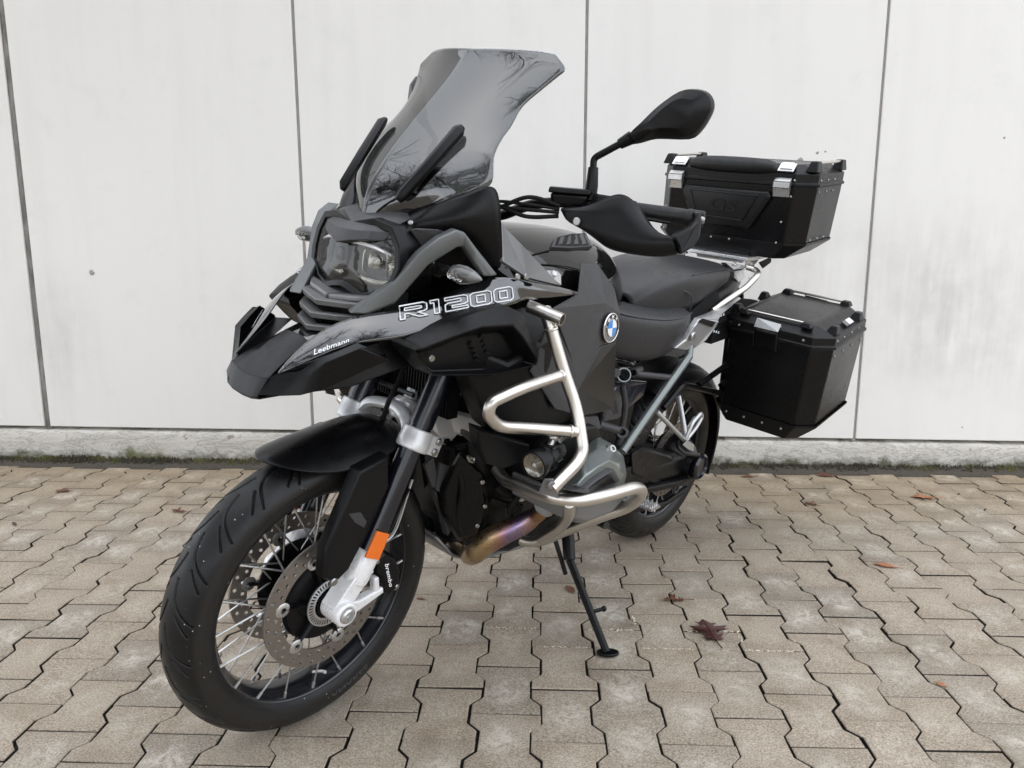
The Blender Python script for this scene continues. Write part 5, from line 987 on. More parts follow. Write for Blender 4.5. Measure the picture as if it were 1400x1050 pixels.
# silver side castings and grab rails
sc_ = [(0.3353, 0.186, 0.7935), (0.2953, 0.196, 0.8194), (0.2713, 0.204, 0.8583), (0.2365, 0.2, 0.882), (0.1173, 0.206, 0.8673), (0.1235, 0.208, 0.8519), (0.1745, 0.206, 0.807), (0.2224, 0.198, 0.7863), (0.2748, 0.19, 0.781)]
g1, g2 = both('rear_casting', MB().prism(sc_, (0, -.022, 0)), 'casting_silver', bike, bevel=.004, smooth=False)
arm_ = [(0.2323, 0.198, 0.8813), (0.1371, 0.19, 0.8855), (0.0035, 0.178, 0.9073), (-0.0758, 0.175, 0.9278), (-0.0924, 0.178, 0.9211), (-0.0175, 0.186, 0.9078), (0.0929, 0.2, 0.8805), (0.1143, 0.204, 0.8658)]
obj('casting_arm', MB().prism(arm_, (0, -.02, 0)), 'casting_silver', g1, bevel=.003, smooth=False); obj('casting_arm', MB().prism(arm_, (0, -.02, 0)).mirrored(), 'casting_silver', g2, bevel=.003, smooth=False)
obj('casting_window', MB().prism([(0.2557, 0.2045, 0.8736), (0.2331, 0.2045, 0.8828), (0.144, 0.2085, 0.8658), (0.1635, 0.2085, 0.8504)], (0, .0015, 0)), 'soft_black', g1, smooth=False)
obj('casting_bolt', MB().bolt((0.2741, 0.203, 0.8297), (0, 1, 0), .014, .007), 'alloy', g1)
rail = MB().tube(bend_path([(0.0883, 0.165, 0.8889), (0.0636, 0.172, 0.9034), (-0.0565, 0.2, 0.9657), (-0.1242, 0.205, 1.01), (-0.1759, 0.17, 1.016), (-0.1633, 0.14, 1.02)], .02), [.009, .009, .0105, .0105, .0105, .0105, .0105, .009], 16)
both('grab_rail', rail, 'stainless', bike)
rk = obj('luggage_plate', MB().loft([[V(-.185, y, z) for y, z in ((-.125, 1.030), (.125, 1.036), (.125, 1.050), (-.125, 1.044))], [V(-.22, y, z) for y, z in ((-.14, 1.034), (.14, 1.040), (.14, 1.056), (-.14, 1.050))], [V(-.50, y, z) for y, z in ((-.14, 1.06), (.14, 1.066), (.14, 1.08), (-.14, 1.074))]]), 'alloy', bike, bevel=.003, smooth=False)
obj('rack_lip', MB().prism([(-0.2906, -0.12, 1.024), (-0.1967, 0.115, 1.045), (-0.1922, 0.115, 1.028), (-0.3067, -0.12, 1.009)], (-.006, 0, 0)), 'white_casting', rk, bevel=.0015, smooth=False)
obj('case_mount', MB().loft([[V(-.215, y, z) for y, z in ((-.12, 1.044), (.12, 1.050), (.12, 1.068), (-.12, 1.060))], [V(-.48, y, z) for y, z in ((-.12, 1.068), (.12, 1.074), (.12, 1.096), (-.12, 1.088))]]), 'black_satin', rk, bevel=.003, smooth=False)
both('rack_bracket', MB().prism([(-0.1962, 0.12, 1.044), (-0.2575, 0.14, 1.044), (-0.2087, 0.15, 1.031), (-0.1998, 0.12, 1.016)], (-.004, -.004, -.008)), 'alloy', bike, bevel=.002, smooth=False)
both('rack_hook', MB().prism([(-0.2433, 0.15, 1.037), (-0.2935, 0.16, 1.054), (-0.3105, 0.165, 1.052), (-0.3123, 0.165, 1.038), (-0.2787, 0.155, 1.016)], (-.003, -.006, -.002)), 'black_satin', bike, bevel=.002, smooth=False)
both('rack_carrier', MB().prism([(-0.014, 0.13, 1.037), (-0.1737, 0.13, 1.024), (-0.1779, 0.135, 1.014), (-0.0779, 0.135, 1.012)], (0, -.02, -.004)).prism([(-0.0796, 0.14, 1.006), (-0.175, 0.13, 1.011), (-0.1722, 0.14, 0.9818), (-0.1161, 0.145, 0.9695), (-0.0848, 0.14, 0.9847)], (0, -.03, 0)).bolt((-0.0794, 0.134, 1.028), (0, .5, .8), .009, .006), 'alloy', bike, bevel=.003, smooth=False)
tail = MB().loft([sec(.15, .12, .90, .80, 10), sec(-.05, .13, .96, .84, 10), sec(-.22, .11, 1.0, .86, 10), sec(-.34, .07, 1.01, .93, 10)]); obj('tail_unit', tail, 'black_satin', bike, sub=1)
both('tail_bracket', MB().prism([(-0.0017, 0.15, 0.8368), (-0.1703, 0.12, 0.8846), (-0.2474, 0.12, 0.8984), (-0.3115, 0.15, 0.8966), (-0.1658, 0.17, 0.86), (-0.071, 0.17, 0.7832), (0.0355, 0.16, 0.7693)], (0, -.03, 0)), 'soft_black', bike, bevel=.003, smooth=False)
# perforated carrier plate seen between seat casting and pannier
pf = MB()
for dx, dz in ((0, 0), (-.018, -.004), (-.036, -.008), (-.03, .05), (-.048, .052), (-.012, .03)): pf.box((.06+dx, .172, .82+dz), (.007, .002, .007))
obj('plate_holes', pf, 'white_print', bike, smooth=False)
# pannier carriers (black tube)
pr = MB().tube(bend_path([(0.3485, 0.19, 0.6066), (0.2496, 0.19, 0.6689), (0.1671, 0.19, 0.6481), (-0.1081, 0.185, 0.579)], .03), .0105, 14); pr.tube([(0.1239, 0.185, 0.6467), (-0.107, 0.18, 0.6962)], .0105, 14); pr.tube([(-0.1081, 0.185, 0.579), V(-.05, .185, .62), V(-.35, .185, .70), V(-.38, .18, .86), V(-.02, .18, .84)], .0095, 12)
both('pannier_carrier', pr, 'black_satin', bike)
# pillion peg hangers
hg = MB()
def strut(a, b, ra, rb): hg.tube([A_(a), lerp(a, b, .5), A_(b)], [ra, (ra+rb)/2*.92, rb], 12, flat=.7)
strut((0.4187, 0.205, 0.6131), (0.2716, 0.25, 0.5009), .0115, .0105); strut((0.2616, 0.19, 0.6333), (0.2716, 0.25, 0.5058), .0085, .0105)
hg.tube(bend_path([(0.2768, 0.25, 0.5142), (0.255, 0.25, 0.5611), (0.206, 0.25, 0.5855), (0.1916, 0.25, 0.5702), (0.2189, 0.25, 0.5397), (0.2708, 0.252, 0.5137)], .02), .0065, 10)
hg.loft([[A_(p) for p in ((0.2826, 0.245, 0.4917), (0.2524, 0.245, 0.5002), (0.1976, 0.245, 0.4738), (0.1897, 0.245, 0.4467), (0.2396, 0.245, 0.4677))], [A_(p) for p in ((0.3471, 0.275, 0.5156), (0.3178, 0.275, 0.5238), (0.2647, 0.275, 0.4982), (0.257, 0.275, 0.472), (0.3054, 0.275, 0.4923))]])
hh1, hh2 = both('pillion_peg_hanger', hg, 'casting_silver', bike, bevel=.002)
both('hanger_hook', MB().tube(smooth_path([(0.2305, 0.2, 0.4829), (0.2138, 0.2, 0.4515), (0.1453, 0.2, 0.416), (0.0394, 0.2, 0.3872)], 6), .006, 8), 'black_satin', bike)
# swing arm with shaft drive, final drive
swm = MB().loft([sec(.62, .05, .44, .30, 12, 2.4), sec(.45, .055, .43, .30, 12, 2.4), sec(.25, .055, .405, .295, 12, 2.4), sec(.08, .06, .39, .26, 12, 2.4), sec(-.03, .05, .37, .27, 12, 2.4)])
swm.v = [(x, y+.105, z) for x, y, z in swm.v]; obj('swing_arm', swm, 'black_satin', bike, sub=1)
obj('shaft_cover', MB().loft([[A_(p) for p in L9] for L9 in ([(0.401, 0.13, 0.4525), (0.3575, 0.13, 0.4653), (0.2428, 0.125, 0.4316), (0.0965, 0.125, 0.3787), (0.0272, 0.125, 0.3384), (0.0084, 0.125, 0.2976), (0.039, 0.125, 0.2656), (0.1881, 0.13, 0.2752), (0.3744, 0.13, 0.3667)], [(0.436, 0.158, 0.4628), (0.3964, 0.158, 0.472), (0.2972, 0.155, 0.4426), (0.1611, 0.15, 0.3923), (0.1012, 0.15, 0.3589), (0.0894, 0.15, 0.3273), (0.117, 0.152, 0.3036), (0.2493, 0.158, 0.3151), (0.4137, 0.16, 0.395)])]), 'engine_dark', bike, bevel=.006)
fd_ = MB().lathe([(0, .045), (.10, .045), (.105, .075), (.095, .12), (.075, .145), (.05, .155), (.046, .175), (.034, .178), (.030, .165), (0, .165)], WR, (0, 1, 0), 40); obj('final_drive', fd_, 'black_satin', bike)
obj('rim_cap', MB().lathe([(0, 0), (.046, 0), (.048, .012), (.040, .02), (.036, .012), (0, .012)], A_((0.0008, 0.185, 0.3318)), (.0, 1, .0), 32), 'fork_black', bike)
obj('gear_cap', MB().lathe([(.010, 0), (.0175, 0), (.0175, .006), (.014, .008), (.010, .006)], A_((0.0989, 0.165, 0.2639)), (0, 1, 0), 24, True), 'charcoal_matte', bike)
obj('torque_arm', MB().tube([(0.449, 0.15, 0.3137), (0.2887, 0.155, 0.3085), (0.0968, 0.16, 0.2824), (-0.0237, 0.16, 0.2859)], [.016, .015, .016, .02], 14), 'black_satin', bike)
obj('torque_arm', MB().tube([V(.40, .12, .24), (0.0882, 0.13, 0.1903), (-0.0672, 0.13, 0.2059)], .012, 12), 'black_satin', bike)
# rear tyre hugger
rows = []
for i in range(15):
    al = math.radians(35-i*10.5); r = .352+.004*i*.5
    rows.append([V(r*math.sin(al)*(1-.0), y, .317+(r-dr)*math.cos(al)) if 0 else V((r-dr)*math.sin(al), y, .317+(r-dr)*math.cos(al)) for y, dr in ((-.105, .07), (-.10, .025), (-.06, .003), (0, 0), (.06, .003), (.10, .025), (.105, .07))])
obj('hugger', MB().grid(rows), 'black_matte', bike, sub=1, solid=.004)
obj('plate_carrier', MB().loft([[V(-.30, y, z) for y, z in ((-.09, .90), (.09, .90), (.09, .93), (-.09, .93))], [V(-.42, y, z) for y, z in ((-.09, .72), (.09, .72), (.09, .74), (-.09, .74))]]), 'black_matte', bike, bevel=.004)
# rider foot pegs, shift lever
pg = MB(); pc = A_((0.5116, 0.262, 0.3637))
pg.box(pc, (.050, .095, .008)); pg.box(pc-V(0, .075, .006), (.022, .06, .016))
for i in range(4):
    for j in range(6): pg.lathe([(.0036, 0), (.0024, .009), (0, .0095)], pc+V(-.019+.0127*i, -.038+.015*j, .004), (0, 0, 1), 6)
both('foot_peg', pg, 'alloy', bike, smooth=False)
sh_ = A_((0.7836, 0.275, 0.3949)); she = A_((0.8213, 0.335, 0.4148)); obj('shift_lever', MB().tube([sh_, lerp(sh_, she, .15), lerp(sh_, she, .85), she], [.010, .0115, .0115, .009], 14), 'rubber', bike)
obj('shift_rod', MB().tube([sh_, V(.70, .2, .33), V(.55, .17, .34)], .006, 10), 'alloy', bike)
both('peg_bracket', MB().prism([V(.56, .13, .42), V(.42, .13, .42), V(.40, .13, .33), V(.50, .13, .29), V(.58, .13, .33)], (0, .03, 0)), 'engine_dark', bike, bevel=.005, smooth=False)
obj('chassis_plate', MB().prism([V(.66, -.12, .34), V(.40, -.12, .34), V(.36, -.12, .60), V(.52, -.12, .76), V(.70, -.12, .76)], (0, .22, 0)), 'engine_dark', bike, bevel=.006, smooth=False)
# side stand
foot = to_local(.168, 1.872, .010); sa = A_((0.7308, 0.165, 0.2887)); sb_ = A_((0.7536, 0.2, 0.2301))
tb = to_local(.181, 1.867, .006)
ss = MB().tube([sa+V(.0, -.02, .01), sa, sb_], [.020, .0185, .0165], 16).tube([sb_, tb], [.0115, .0105], 16)
ss.tube([lerp(sb_, tb, .58), lerp(sb_, tb, .58)+V(-.03, .018, .006)], .0055, 10).sphere(lerp(sb_, tb, .58)+V(-.033, .02, .007), .008, 10)
stand = obj('side_stand', ss, 'black_satin', bike)
fp = []; 
for i in range(16):
    a = 2*PI*i/16; rx, ry = (.030, .019); fp.append(Vector((.168+.016+rx*math.cos(a)*1.0, 1.872-.006+ry*math.sin(a), .002)))
fl2 = [A_(BI @ p) for p in fp]; up_ = A_(BI.to_3x3() @ Vector((0, 0, .007)))
obj('stand_foot', MB().prism(fl2, up_), 'black_satin', stand, bevel=.002)
obj('stand_spring', MB().tube([(0.7707, 0.15, 0.2829), (0.7545, 0.195, 0.1831)], .0065, 10), 'engine_dark', stand)
# ------------------------------------------------------------------ luggage
def frame3(base, tilt, roll=0):
    t = math.radians(tilt); b = V(-math.cos(t), 0, math.sin(t)); u = V(math.sin(t), 0, math.cos(t)); y = V(0, 1, 0)
    y = unit(y+u*math.tan(math.radians(roll))); base = np.asarray(base, float)
    return lambda l, yy, z: base+b*l+y*yy+u*z
def ring(fr, L, y0, y1, z, c, e=0, ci=None):
    ci = c if ci is None else ci
    return [fr(*p) for p in ((e, y0+ci+e*0, z), (e, y1-c, z), (c+e*.3, y1-e, z), (L-c-e*.3, y1-e, z), (L-e, y1-c, z), (L-e, y0+ci, z), (L-ci-e*.3, y0+e, z), (ci+e*.3, y0+e, z))]
def rivets(parent, pts, r=.0042):
    for p, n_ in pts: obj('rivet', MB().lathe([(r, 0), (r*.9, .0016), (r*.5, .0026), (0, .003)], p, n_, 10), 'bolt_steel', parent)
def pannier(sign):
    fr = frame3((-.100, 0, .492), 8); L_, ya, yb = .39, .146, .506; par = bike
    mi = (lambda mb: mb) if sign == 1 else (lambda mb: mb.mirrored())
    def ob(n, mb, m, p, **k): return obj(n, mi(mb), m, p, **k)
    c = .052
    body = MB().loft([ring(fr, L_, ya+.02, yb-.045, .0, c*.8, .012), ring(fr, L_, ya+.006, yb-.008, .052, c, .002, .03), ring(fr, L_, ya, yb, .315, c, 0, .03), ring(fr, L_, ya, yb, .330, c, 0, .03)])
    case = ob('pannier', body, 'case_black', par, bevel=.004, smooth=True, angle=20)
    base = MB().loft([ring(fr, L_, ya+.018, yb-.047, -.002, c*.8, .010), ring(fr, L_, ya+.004, yb-.006, .050, c, -.002, .03), ring(fr, L_, ya+.004, yb-.0055, .058, c, -.0025, .03)], cap=False)
    ob('base_trim', base, 'case_plastic', case, bevel=.002, angle=20)
    lid = MB().loft([ring(fr, L_, ya-.004, yb+.004, .330, c, -.004, .03), ring(fr, L_, ya-.004, yb+.004, .338, c, -.004, .03), ring(fr, L_, ya-.002, yb+.001, .340, c, -.001, .03), ring(fr, L_, ya-.002, yb+.001, .366, c, -.001, .03), ring(fr, L_, ya+.022, yb-.032, .396, c*.75, .030, .03), ring(fr, L_, ya+.030, yb-.040, .394, c*.7, .040, .03)], cap=False)
    lo = ob('lid', lid, 'case_plastic', case, bevel=.003, angle=20)
    ob('lid_panel', MB().prism(ring(fr, L_, ya+.028, yb-.038, .390, c*.7, .038, .03), fr(0, 0, .0045)-fr(0, 0, 0)), 'case_black', case, bevel=.001, smooth=False)
    for l in (.018, L_-.018):     # carrying rails on the lid
        a, b = fr(l, ya+.065, .403), fr(l, yb-.085, .403); ob('lid_rail', MB().tube([a, b], .0042, 12), 'stainless', case)
        for p, s in ((a, -1), (b, 1)):
            ob('rail_mount', MB().loft([[p+fr(dl, dy, -.012)-fr(0, 0, 0) for dl, dy in ((-.018, -.020), (.018, -.020), (.018, .020), (-.018, .020))], [p+fr(dl, dy, .0045)-fr(0, 0, 0) for dl, dy in ((-.011, -.012), (.011, -.012), (.011, .012), (-.011, .012))]]), 'case_plastic', case, bevel=.003)
    for l, y, sx in ((.085, yb-.022, 1), (.30, yb-.022, 1), (.085, ya+.012, -1), (.30, ya+.012, -1)):   # lashing cleats
        p = fr(l, y, .378); up = fr(0, 0, 1)-fr(0, 0, 0)
        ob('lashing_cleat', MB().loft([[p+fr(dl, dy, -.008)-fr(0, 0, 0) for dl, dy in ((-.024, -.020), (.024, -.020), (.024, .020), (-.024, .020))], [p+fr(dl, dy+.004*sx, .020)-fr(0, 0, 0) for dl, dy in ((-.012, -.010), (.012, -.010), (.012, .010), (-.012, .010))]]), 'case_plastic', case, bevel=.003)
        ob('cleat_plate', MB().box(p+fr(0, .012*sx, .010)-fr(0, 0, 0), (.020, .003, .018)), 'bolt_steel', case, smooth=False)
    for l, s in ((0, -1), (L_, 1)):   # latches front and rear
        def lp(y, z, o): return fr(l+s*o, y, z)
        y0, y1 = .266, .348
        lt = MB()
        lt.prism([lp(y0, .392, .004), lp(y1, .388, .004), lp(y1, .366, .020), lp(y0, .366, .020)], lp(0, 0, .002)-lp(0, 0, 0))
        lt.prism([lp(y0, .366, .020), lp(y1, .366, .020), lp(y1, .356, .021), lp(y0, .356, .021)], lp(0, 0, .003)-lp(0, 0, 0))
        for yy in (y0, y1-.004): lt.prism([lp(yy, .38, .001), lp(yy, .366, .021), lp(yy, .352, .022), lp(yy, .295, .008), lp(yy, .295, .001)], lp(.004, 0, 0)-lp(0, 0, 0))
        ob('latch', lt, 'latch_steel', case, smooth=False)
        ob('latch_body', MB().prism([lp(y0+.006, .35, .001), lp(y1-.006, .35, .001), lp(y1-.006, .30, .001), lp(y0+.006, .30, .001)], lp(0, 0, .010)-lp(0, 0, 0)), 'case_black', case, bevel=.002, smooth=False)
        ob('latch_key', MB().prism([lp(.295, .372, .012), lp(.32, .372, .012), lp(.32, .36, .018), lp(.295, .36, .018)], lp(0, 0, .003)-lp(0, 0, 0)), 'chrome', case, smooth=False)
    pts = [(fr(-.001, y, .034), V(1, 0, .1)) for y in (.206, .272, .338, .405)]+[(fr(-.002, y, .352), V(1, 0, .1)) for y in (.205, .425)]
    pts += [(fr(l, yb+.0, .300), V(0, 1, 0)) for l in (.075, .15, .235, .32)]+[(fr(l, yb+.0015, .352), V(0, 1, 0)) for l in (.07, .13, .20, .27, .33)]
    for p, n_ in pts:
        ob('rivet', MB().lathe([(.0048, 0), (.0043, .0018), (.0024, .0028), (0, .0032)], p, n_, 10), 'bolt_steel', case)
    sa_, sb9 = fr(.165, yb-.018, .384), fr(.235, yb-.018, .384); n9 = fr(0, -.030, .018)-fr(0, 0, 0); up9 = unit(V(0, .6, .8))*.0015
    ob('sticker', MB().prism([sa_-n9*.35, sb9-n9*.35, sb9+n9*.35, sa_+n9*.35], up9), 'dark_bluish', case, smooth=False)
    ob('sticker', MB().prism([lerp(sa_, sb9, .42)-n9*.28+up9, lerp(sa_, sb9, .97)-n9*.28+up9, lerp(sa_, sb9, .97)+n9*.28+up9, lerp(sa_, sb9, .42)+n9*.28+up9], up9*.4), 'white_print', case, smooth=False)
    ob('sticker', MB().prism([lerp(sa_, sb9, .04)-n9*.22+up9, lerp(sa_, sb9, .36)-n9*.22+up9, lerp(sa_, sb9, .36)+n9*.22+up9, lerp(sa_, sb9, .04)+n9*.22+up9], up9*.4), 'plate_grey', case, smooth=False)
    return case
pan_l = pannier(1); pan_r = pannier(-1)
# top case
fr = frame3((-.205, 0.012, 1.052), 6, 2.4); L_, yb = .34, .284; c = .055
cs = obj('top_case', MB().loft([ring(fr, L_, -yb+.05, yb-.05, 0, c*.8, .02), ring(fr, L_, -yb+.004, yb-.004, .050, c, .002), ring(fr, L_, -yb, yb, .236, c, 0), ring(fr, L_, -yb, yb, .244, c, 0)]), 'case_black', bike, bevel=.004, angle=20)
obj('base_trim', MB().loft([ring(fr, L_, -yb+.048, yb-.048, -.002, c*.8, .018), ring(fr, L_, -yb+.002, yb-.002, .048, c, 0), ring(fr, L_, -yb+.002, yb-.002, .056, c, 0)], cap=False), 'case_plastic', cs, bevel=.002, angle=20)
obj('lid', MB().loft([ring(fr, L_, -yb-.003, yb+.003, .244, c, -.003), ring(fr, L_, -yb-.003, yb+.003, .252, c, -.003), ring(fr, L_, -yb, yb, .254, c, 0), ring(fr, L_, -yb, yb, .282, c, 0), ring(fr, L_, -yb+.03, yb-.03, .312, c*.8, .028), ring(fr, L_, -yb+.04, yb-.04, .310, c*.8, .04)], cap=False), 'case_plastic', cs, bevel=.003, angle=20)
obj('lid_panel', MB().prism(ring(fr, L_, -yb+.038, yb-.038, .305, c*.8, .038), fr(0, 0, .005)-fr(0, 0, 0)), 'case_black', cs, smooth=False)
for s in (-1, 1):
    a, b = fr(.055, s*(yb-.018), .318), fr(L_-.055, s*(yb-.018), .318); obj('lid_rail', MB().tube([a, b], .0048, 12), 'stainless', cs)
    for p in (a, b):
        obj('rail_mount', MB().loft([[p+fr(dl, dy, -.030)-fr(0, 0, 0) for dl, dy in ((-.026, -.024), (.026, -.024), (.026, .016), (-.026, .016))], [p+fr(dl, dy, .006)-fr(0, 0, 0) for dl, dy in ((-.016, -.014), (.016, -.014), (.016, .011), (-.016, .011))]]), 'case_plastic', cs, bevel=.004)
hnd = MB()   # padded carrying handle along the lid edge
for i, (y, r) in enumerate(((-.165, .010), (-.150, .020), (-.115, .029), (-.06, .031), (0, .0315), (.06, .031), (.115, .029), (.15, .020), (.165, .010))):
    c9 = fr(.006, y, .300-.01*(r < .015)); hnd_r = [c9+r*math.cos(2*PI*k_/14)*(fr(1, 0, 0)-fr(0, 0, 0))*.95+r*math.sin(2*PI*k_/14)*(fr(0, 0, 1)-fr(0, 0, 0))*.9 for k_ in range(14)]
    if i == 0: rr_ = []
    rr_.append(hnd_r)
obj('case_handle', MB().loft(rr_), 'rubber', cs, sub=1)
pd = [(-.165, .222), (.150, .222), (.160, .205), (.105, .098), (.09, .088), (-.105, .092), (-.125, .105), (-.172, .205)]
bp_ = obj('back_pad', MB().loft([[fr(.0, y, z) for y, z in pd], [fr(-.014, y, z) for y, z in pd], [fr(-.020, y*.93, .158+(z-.158)*.88) for y, z in pd]]), 'case_plastic', cs, bevel=.004)
ins_ = [(-.135, .208), (.118, .205), (.075, .118), (-.10, .125)]
obj('pad_ridge', MB().tube([fr(-.0205, y, z) for y, z in ins_+ins_[:1]], .0022, 6), 'black_satin', bp_)
text_quad('pad_logo', 'GS', fr(-.021, -.055, .145), fr(-.021, .045, .143), fr(-.021, .05, .186), fr(-.021, -.055, .188), 'case_plastic', bp_, .0018, .03)
for y in (-.205, .190):
    lt = MB(); hy = .027
    lt.prism([fr(.020, y-hy, .312), fr(.020, y+hy, .312), fr(-.004, y+hy, .288), fr(-.004, y-hy, .288)], fr(-.003, 0, .003)-fr(0, 0, 0))
    lt.prism([fr(-.004, y-hy, .266), fr(-.004, y+hy, .266), fr(-.018, y+hy, .256), fr(-.018, y-hy, .256)], fr(-.002, 0, .003)-fr(0, 0, 0))
    for yy in (y-hy, y+hy-.003): lt.prism([fr(-.002, yy, .262), fr(-.018, yy, .254), fr(-.019, yy, .238), fr(-.008, yy, .208), fr(-.001, yy, .208)], fr(0, .003, 0)-fr(0, 0, 0))
    lt.prism([fr(-.010, y-hy, .236), fr(-.010, y+hy, .236), fr(-.007, y+hy, .208), fr(-.007, y-hy, .208)], fr(-.001, 0, 0)-fr(0, 0, 0)); lt.prism([fr(-.019, y-hy, .256), fr(-.019, y+hy, .256), fr(-.020, y+hy, .238), fr(-.020, y-hy, .238)], fr(-.001, 0, 0)-fr(0, 0, 0))
    obj('latch', lt, 'alloy', cs, bevel=.0008, smooth=False)
    obj('latch_mirror', MB().prism([fr(.016, y-.02, .314), fr(.016, y+.02, .314), fr(-.002, y+.02, .297), fr(-.002, y-.02, .297)], fr(-.003, 0, .003)-fr(0, 0, 0)), 'chrome', cs, smooth=False)
pts = [(fr(-.001, y, z), V(1, 0, .1)) for y, z in ((-.235, .262), (.225, .262), (-.235, .225), (.222, .21), (-.238, .14), (.205, .125), (-.12, .048), (-.04, .048), (.03, .048), (.20, .055), (-.235, .06))]
for s in (-1, 1): pts += [(fr(l, s*(yb+.0), z), V(0, s, 0)) for z in (.262, .225, .066) for l in (.075, .14, .20)]
rivets(cs, pts)

# ------------------------------------------------------------------ fallen leaves
def leaf_mat(name, c1, c2):
    k = NT(name); Oc = k.tc.outputs['Object']; k.out(k.mix(k.noise(Oc, 60, 5), c1, c2), .45, k.bump(k.noise(Oc, 90), .4, .002))
leaf_mat('leaf_maroon', (.035, .010, .010), (.085, .028, .022)); leaf_mat('leaf_brown', (.09, .03, .02), (.19, .07, .035)); leaf_mat('leaf_orange', (.32, .12, .05), (.50, .22, .10))
OAK = [(0, -.5), (.03, -.30), (.10, -.26), (.20, -.30), (.17, -.20), (.26, -.12), (.12, -.10), (.10, .0), (.24, .04), (.42, .02), (.34, .10), (.44, .20), (.24, .16), (.12, .16), (.14, .26), (.26, .36), (.14, .36), (.10, .44), (0, .56)]
OVL = [(0, -.5), (.12, -.36), (.22, -.1), (.24, .12), (.14, .36), (0, .52)]
def leaf(label, x, y, size, rot, m, shape, curl=.3, group=None, w_=1.0):
    r = random.Random(int(abs(x)*1e4)); half = shape; mb = MB(); cols = []
    n = len(half); mid = [(0, p[1]) for p in half]
    def P(u, v): return (u*w_, v, curl*(abs(u)**1.5*1.2+.35*v*v)+.02*math.sin(v*9+u*7))
    vs = [P(-a, b) for a, b in half]+[P(0, b) for a, b in half]+[P(a, b) for a, b in half]
    fs = [(s*n+i, s*n+i+1, (s+1)*n+i+1, (s+1)*n+i) for s in (0, 1) for i in range(n-1)]
    mb.add(vs, fs); mb.tube([(0, -.72, .06), (0, -.5, .03), (0, .5, .03)], [.016, .014, .006], 5)
    mb.v = [(a*size, b*size, c*size) for a, b, c in mb.v]; o = obj('fallen_leaf', mb, m, solid=.0007, smooth=True, weld=True)
    zmin = min(v[2] for v in mb.v); o.location = (x, y, .0025-min(0, zmin)); o.rotation_euler = (r.uniform(-.06, .06), r.uniform(-.06, .06), rot)
    tag(o, label, 'leaf', 'fallen leaves on the paving')
leaf('large dark maroon lobed leaf lying near the side stand', .478, 1.985, .125, .12, 'leaf_maroon', OAK, .18)
leaf('curled brown leaf behind the large maroon leaf', .417, 2.18, .075, 1.5, 'leaf_brown', OAK, .5, w_=.6)
leaf('small brown leaf partly behind the side stand leg', .100, 2.245, .055, .4, 'leaf_brown', OVL, .3)
leaf('tiny brown leaf scrap beside the wheel under the mudguard', -.357, 2.165, .03, 1.2, 'leaf_brown', OVL, .3)
leaf('orange curled leaf on the open paving past the panniers', 1.161, 2.458, .075, 1.1, 'leaf_orange', OVL, .5, w_=.8)
leaf('pale orange lobed leaf lying near the dirty wall panel', 1.640, 3.18, .10, 1.4, 'leaf_orange', OAK, .3)
leaf('small reddish leaf on the paving between pannier and wall', 1.134, 3.083, .06, .6, 'leaf_brown', OAK, .3)
leaf('flat red-brown leaf at the soil strip behind the pannier', 1.34, 3.50, .09, 1.5, 'leaf_brown', OVL, .2)
leaf('narrow red-brown leaf near the soil strip behind the rear wheel', .97, 3.46, .07, 1.7, 'leaf_brown', OVL, .3, w_=.6)
leaf('dark brown leaf on the paving left of the mudguard, near the wall', -2.087, 3.151, .075, 1.4, 'leaf_brown', OVL, .3)
leaf('shrivelled brown leaf beside the mudguard tip', -1.454, 2.909, .08, 1.2, 'leaf_brown', OAK, .4, w_=.6)
leaf('dark sliver of leaf at the far edge beside the dark wall joint', -2.027, 2.749, .06, .8, 'leaf_maroon', OVL, .3, w_=.4)
leaf('tiny orange leaf scrap on the bare paving in front of the panniers', .987, 1.75, .028, .8, 'leaf_orange', OVL, .3)
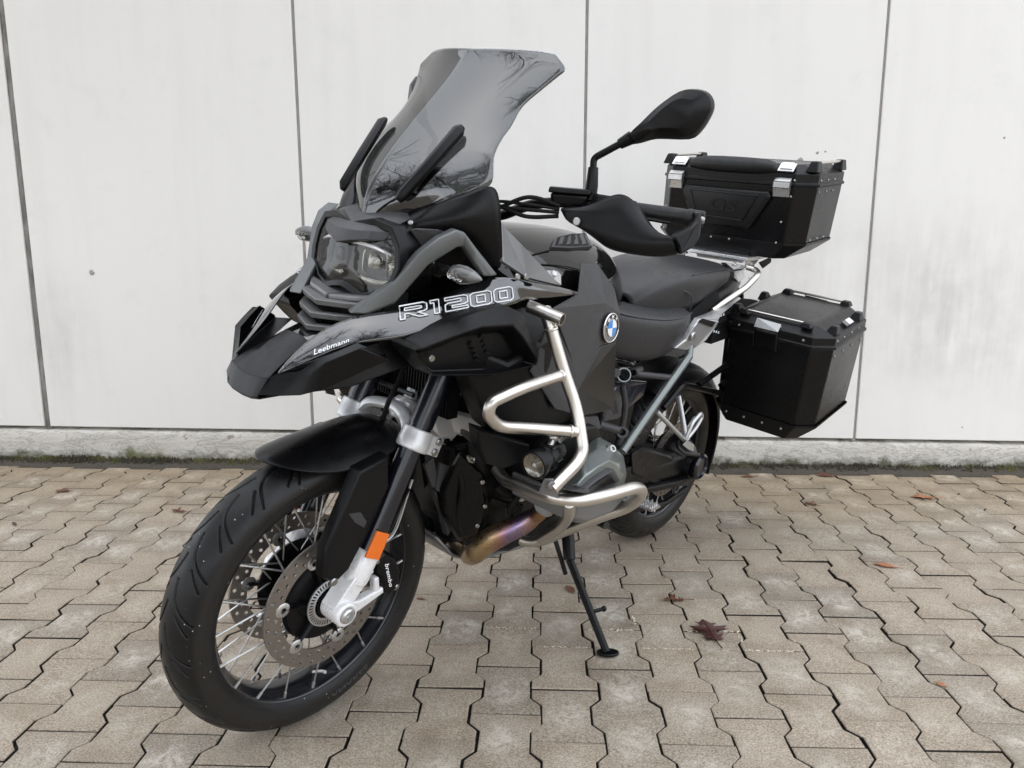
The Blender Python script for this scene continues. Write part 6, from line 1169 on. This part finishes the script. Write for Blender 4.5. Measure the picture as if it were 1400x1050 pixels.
# ------------------------------------------------------------------ bare trees across the yard (they show in the screen's reflection)
k = NT('bark'); Oc = k.tc.outputs['Object']; k.out(k.mix(k.noise(Oc, 12, 5), (.03, .026, .022), (.09, .08, .068)), .9)
def tree(x, y, h, seed, label):
    r = random.Random(seed); root = bpy.data.objects.new('bare_tree', None); COL.objects.link(root); root.location = (x, y, -.03)
    tag(root, label, 'tree', 'bare winter trees across the yard'); tr, cr = MB(), MB()
    def grow(p, d, L, rad, lev):
        pts = [p]; n = 3
        for i in range(n):
            d = unit(d+V(r.gauss(0, .16), r.gauss(0, .16), r.gauss(0, .10)+.05)); pts.append(pts[-1]+d*L/n)
        (tr if lev == 0 else cr).tube(pts, [rad, rad*.62], 6 if lev < 2 else 4, cap=False)
        if lev >= 5: return
        for i in range(6 if lev == 0 else (4 if lev < 3 else 3)):
            t = .35+.65*(i+r.random()*.6)/5 if lev == 0 else r.uniform(.3, 1.0); b = pts[0]+(pts[-1]-pts[0])*min(1, t); u, w_ = perp(d); a = r.uniform(0, 2*PI); sp = r.uniform(.45, .95)
            grow(b, unit(d*math.cos(sp)+(u*math.cos(a)+w_*math.sin(a))*math.sin(sp)+V(0, 0, .12)), L*r.uniform(.5, .72), rad*r.uniform(.42, .56), lev+1)
        grow(pts[-1], d, L*.68, rad*.60, lev+1)
    grow(V(0, 0, 0), V(0, 0, 1), h*.34, h*.016, 0)
    obj('trunk', tr, 'bark', root, weld=False); obj('crown', cr, 'bark', root, weld=False)
for i, (x, y, h) in enumerate([(-5.7, -.5, 11.5), (-7.2, -3.6, 12.5), (-3.8, -4.2, 12.5), (-1.0, -5.2, 12), (1.4, -7.2, 12.5), (-15, -8, 11)]):
    tree(x, y, h, 40+i, ['bare winter tree reflected in the windscreen, standing nearest the white wall', 'bare winter tree in the yard, second from the white wall', 'bare winter tree in the yard, third from the white wall', 'bare winter tree in the yard, fourth from the white wall', 'bare winter tree in the yard, fifth from the white wall', 'lone bare winter tree, farthest from the motorcycle'][i])
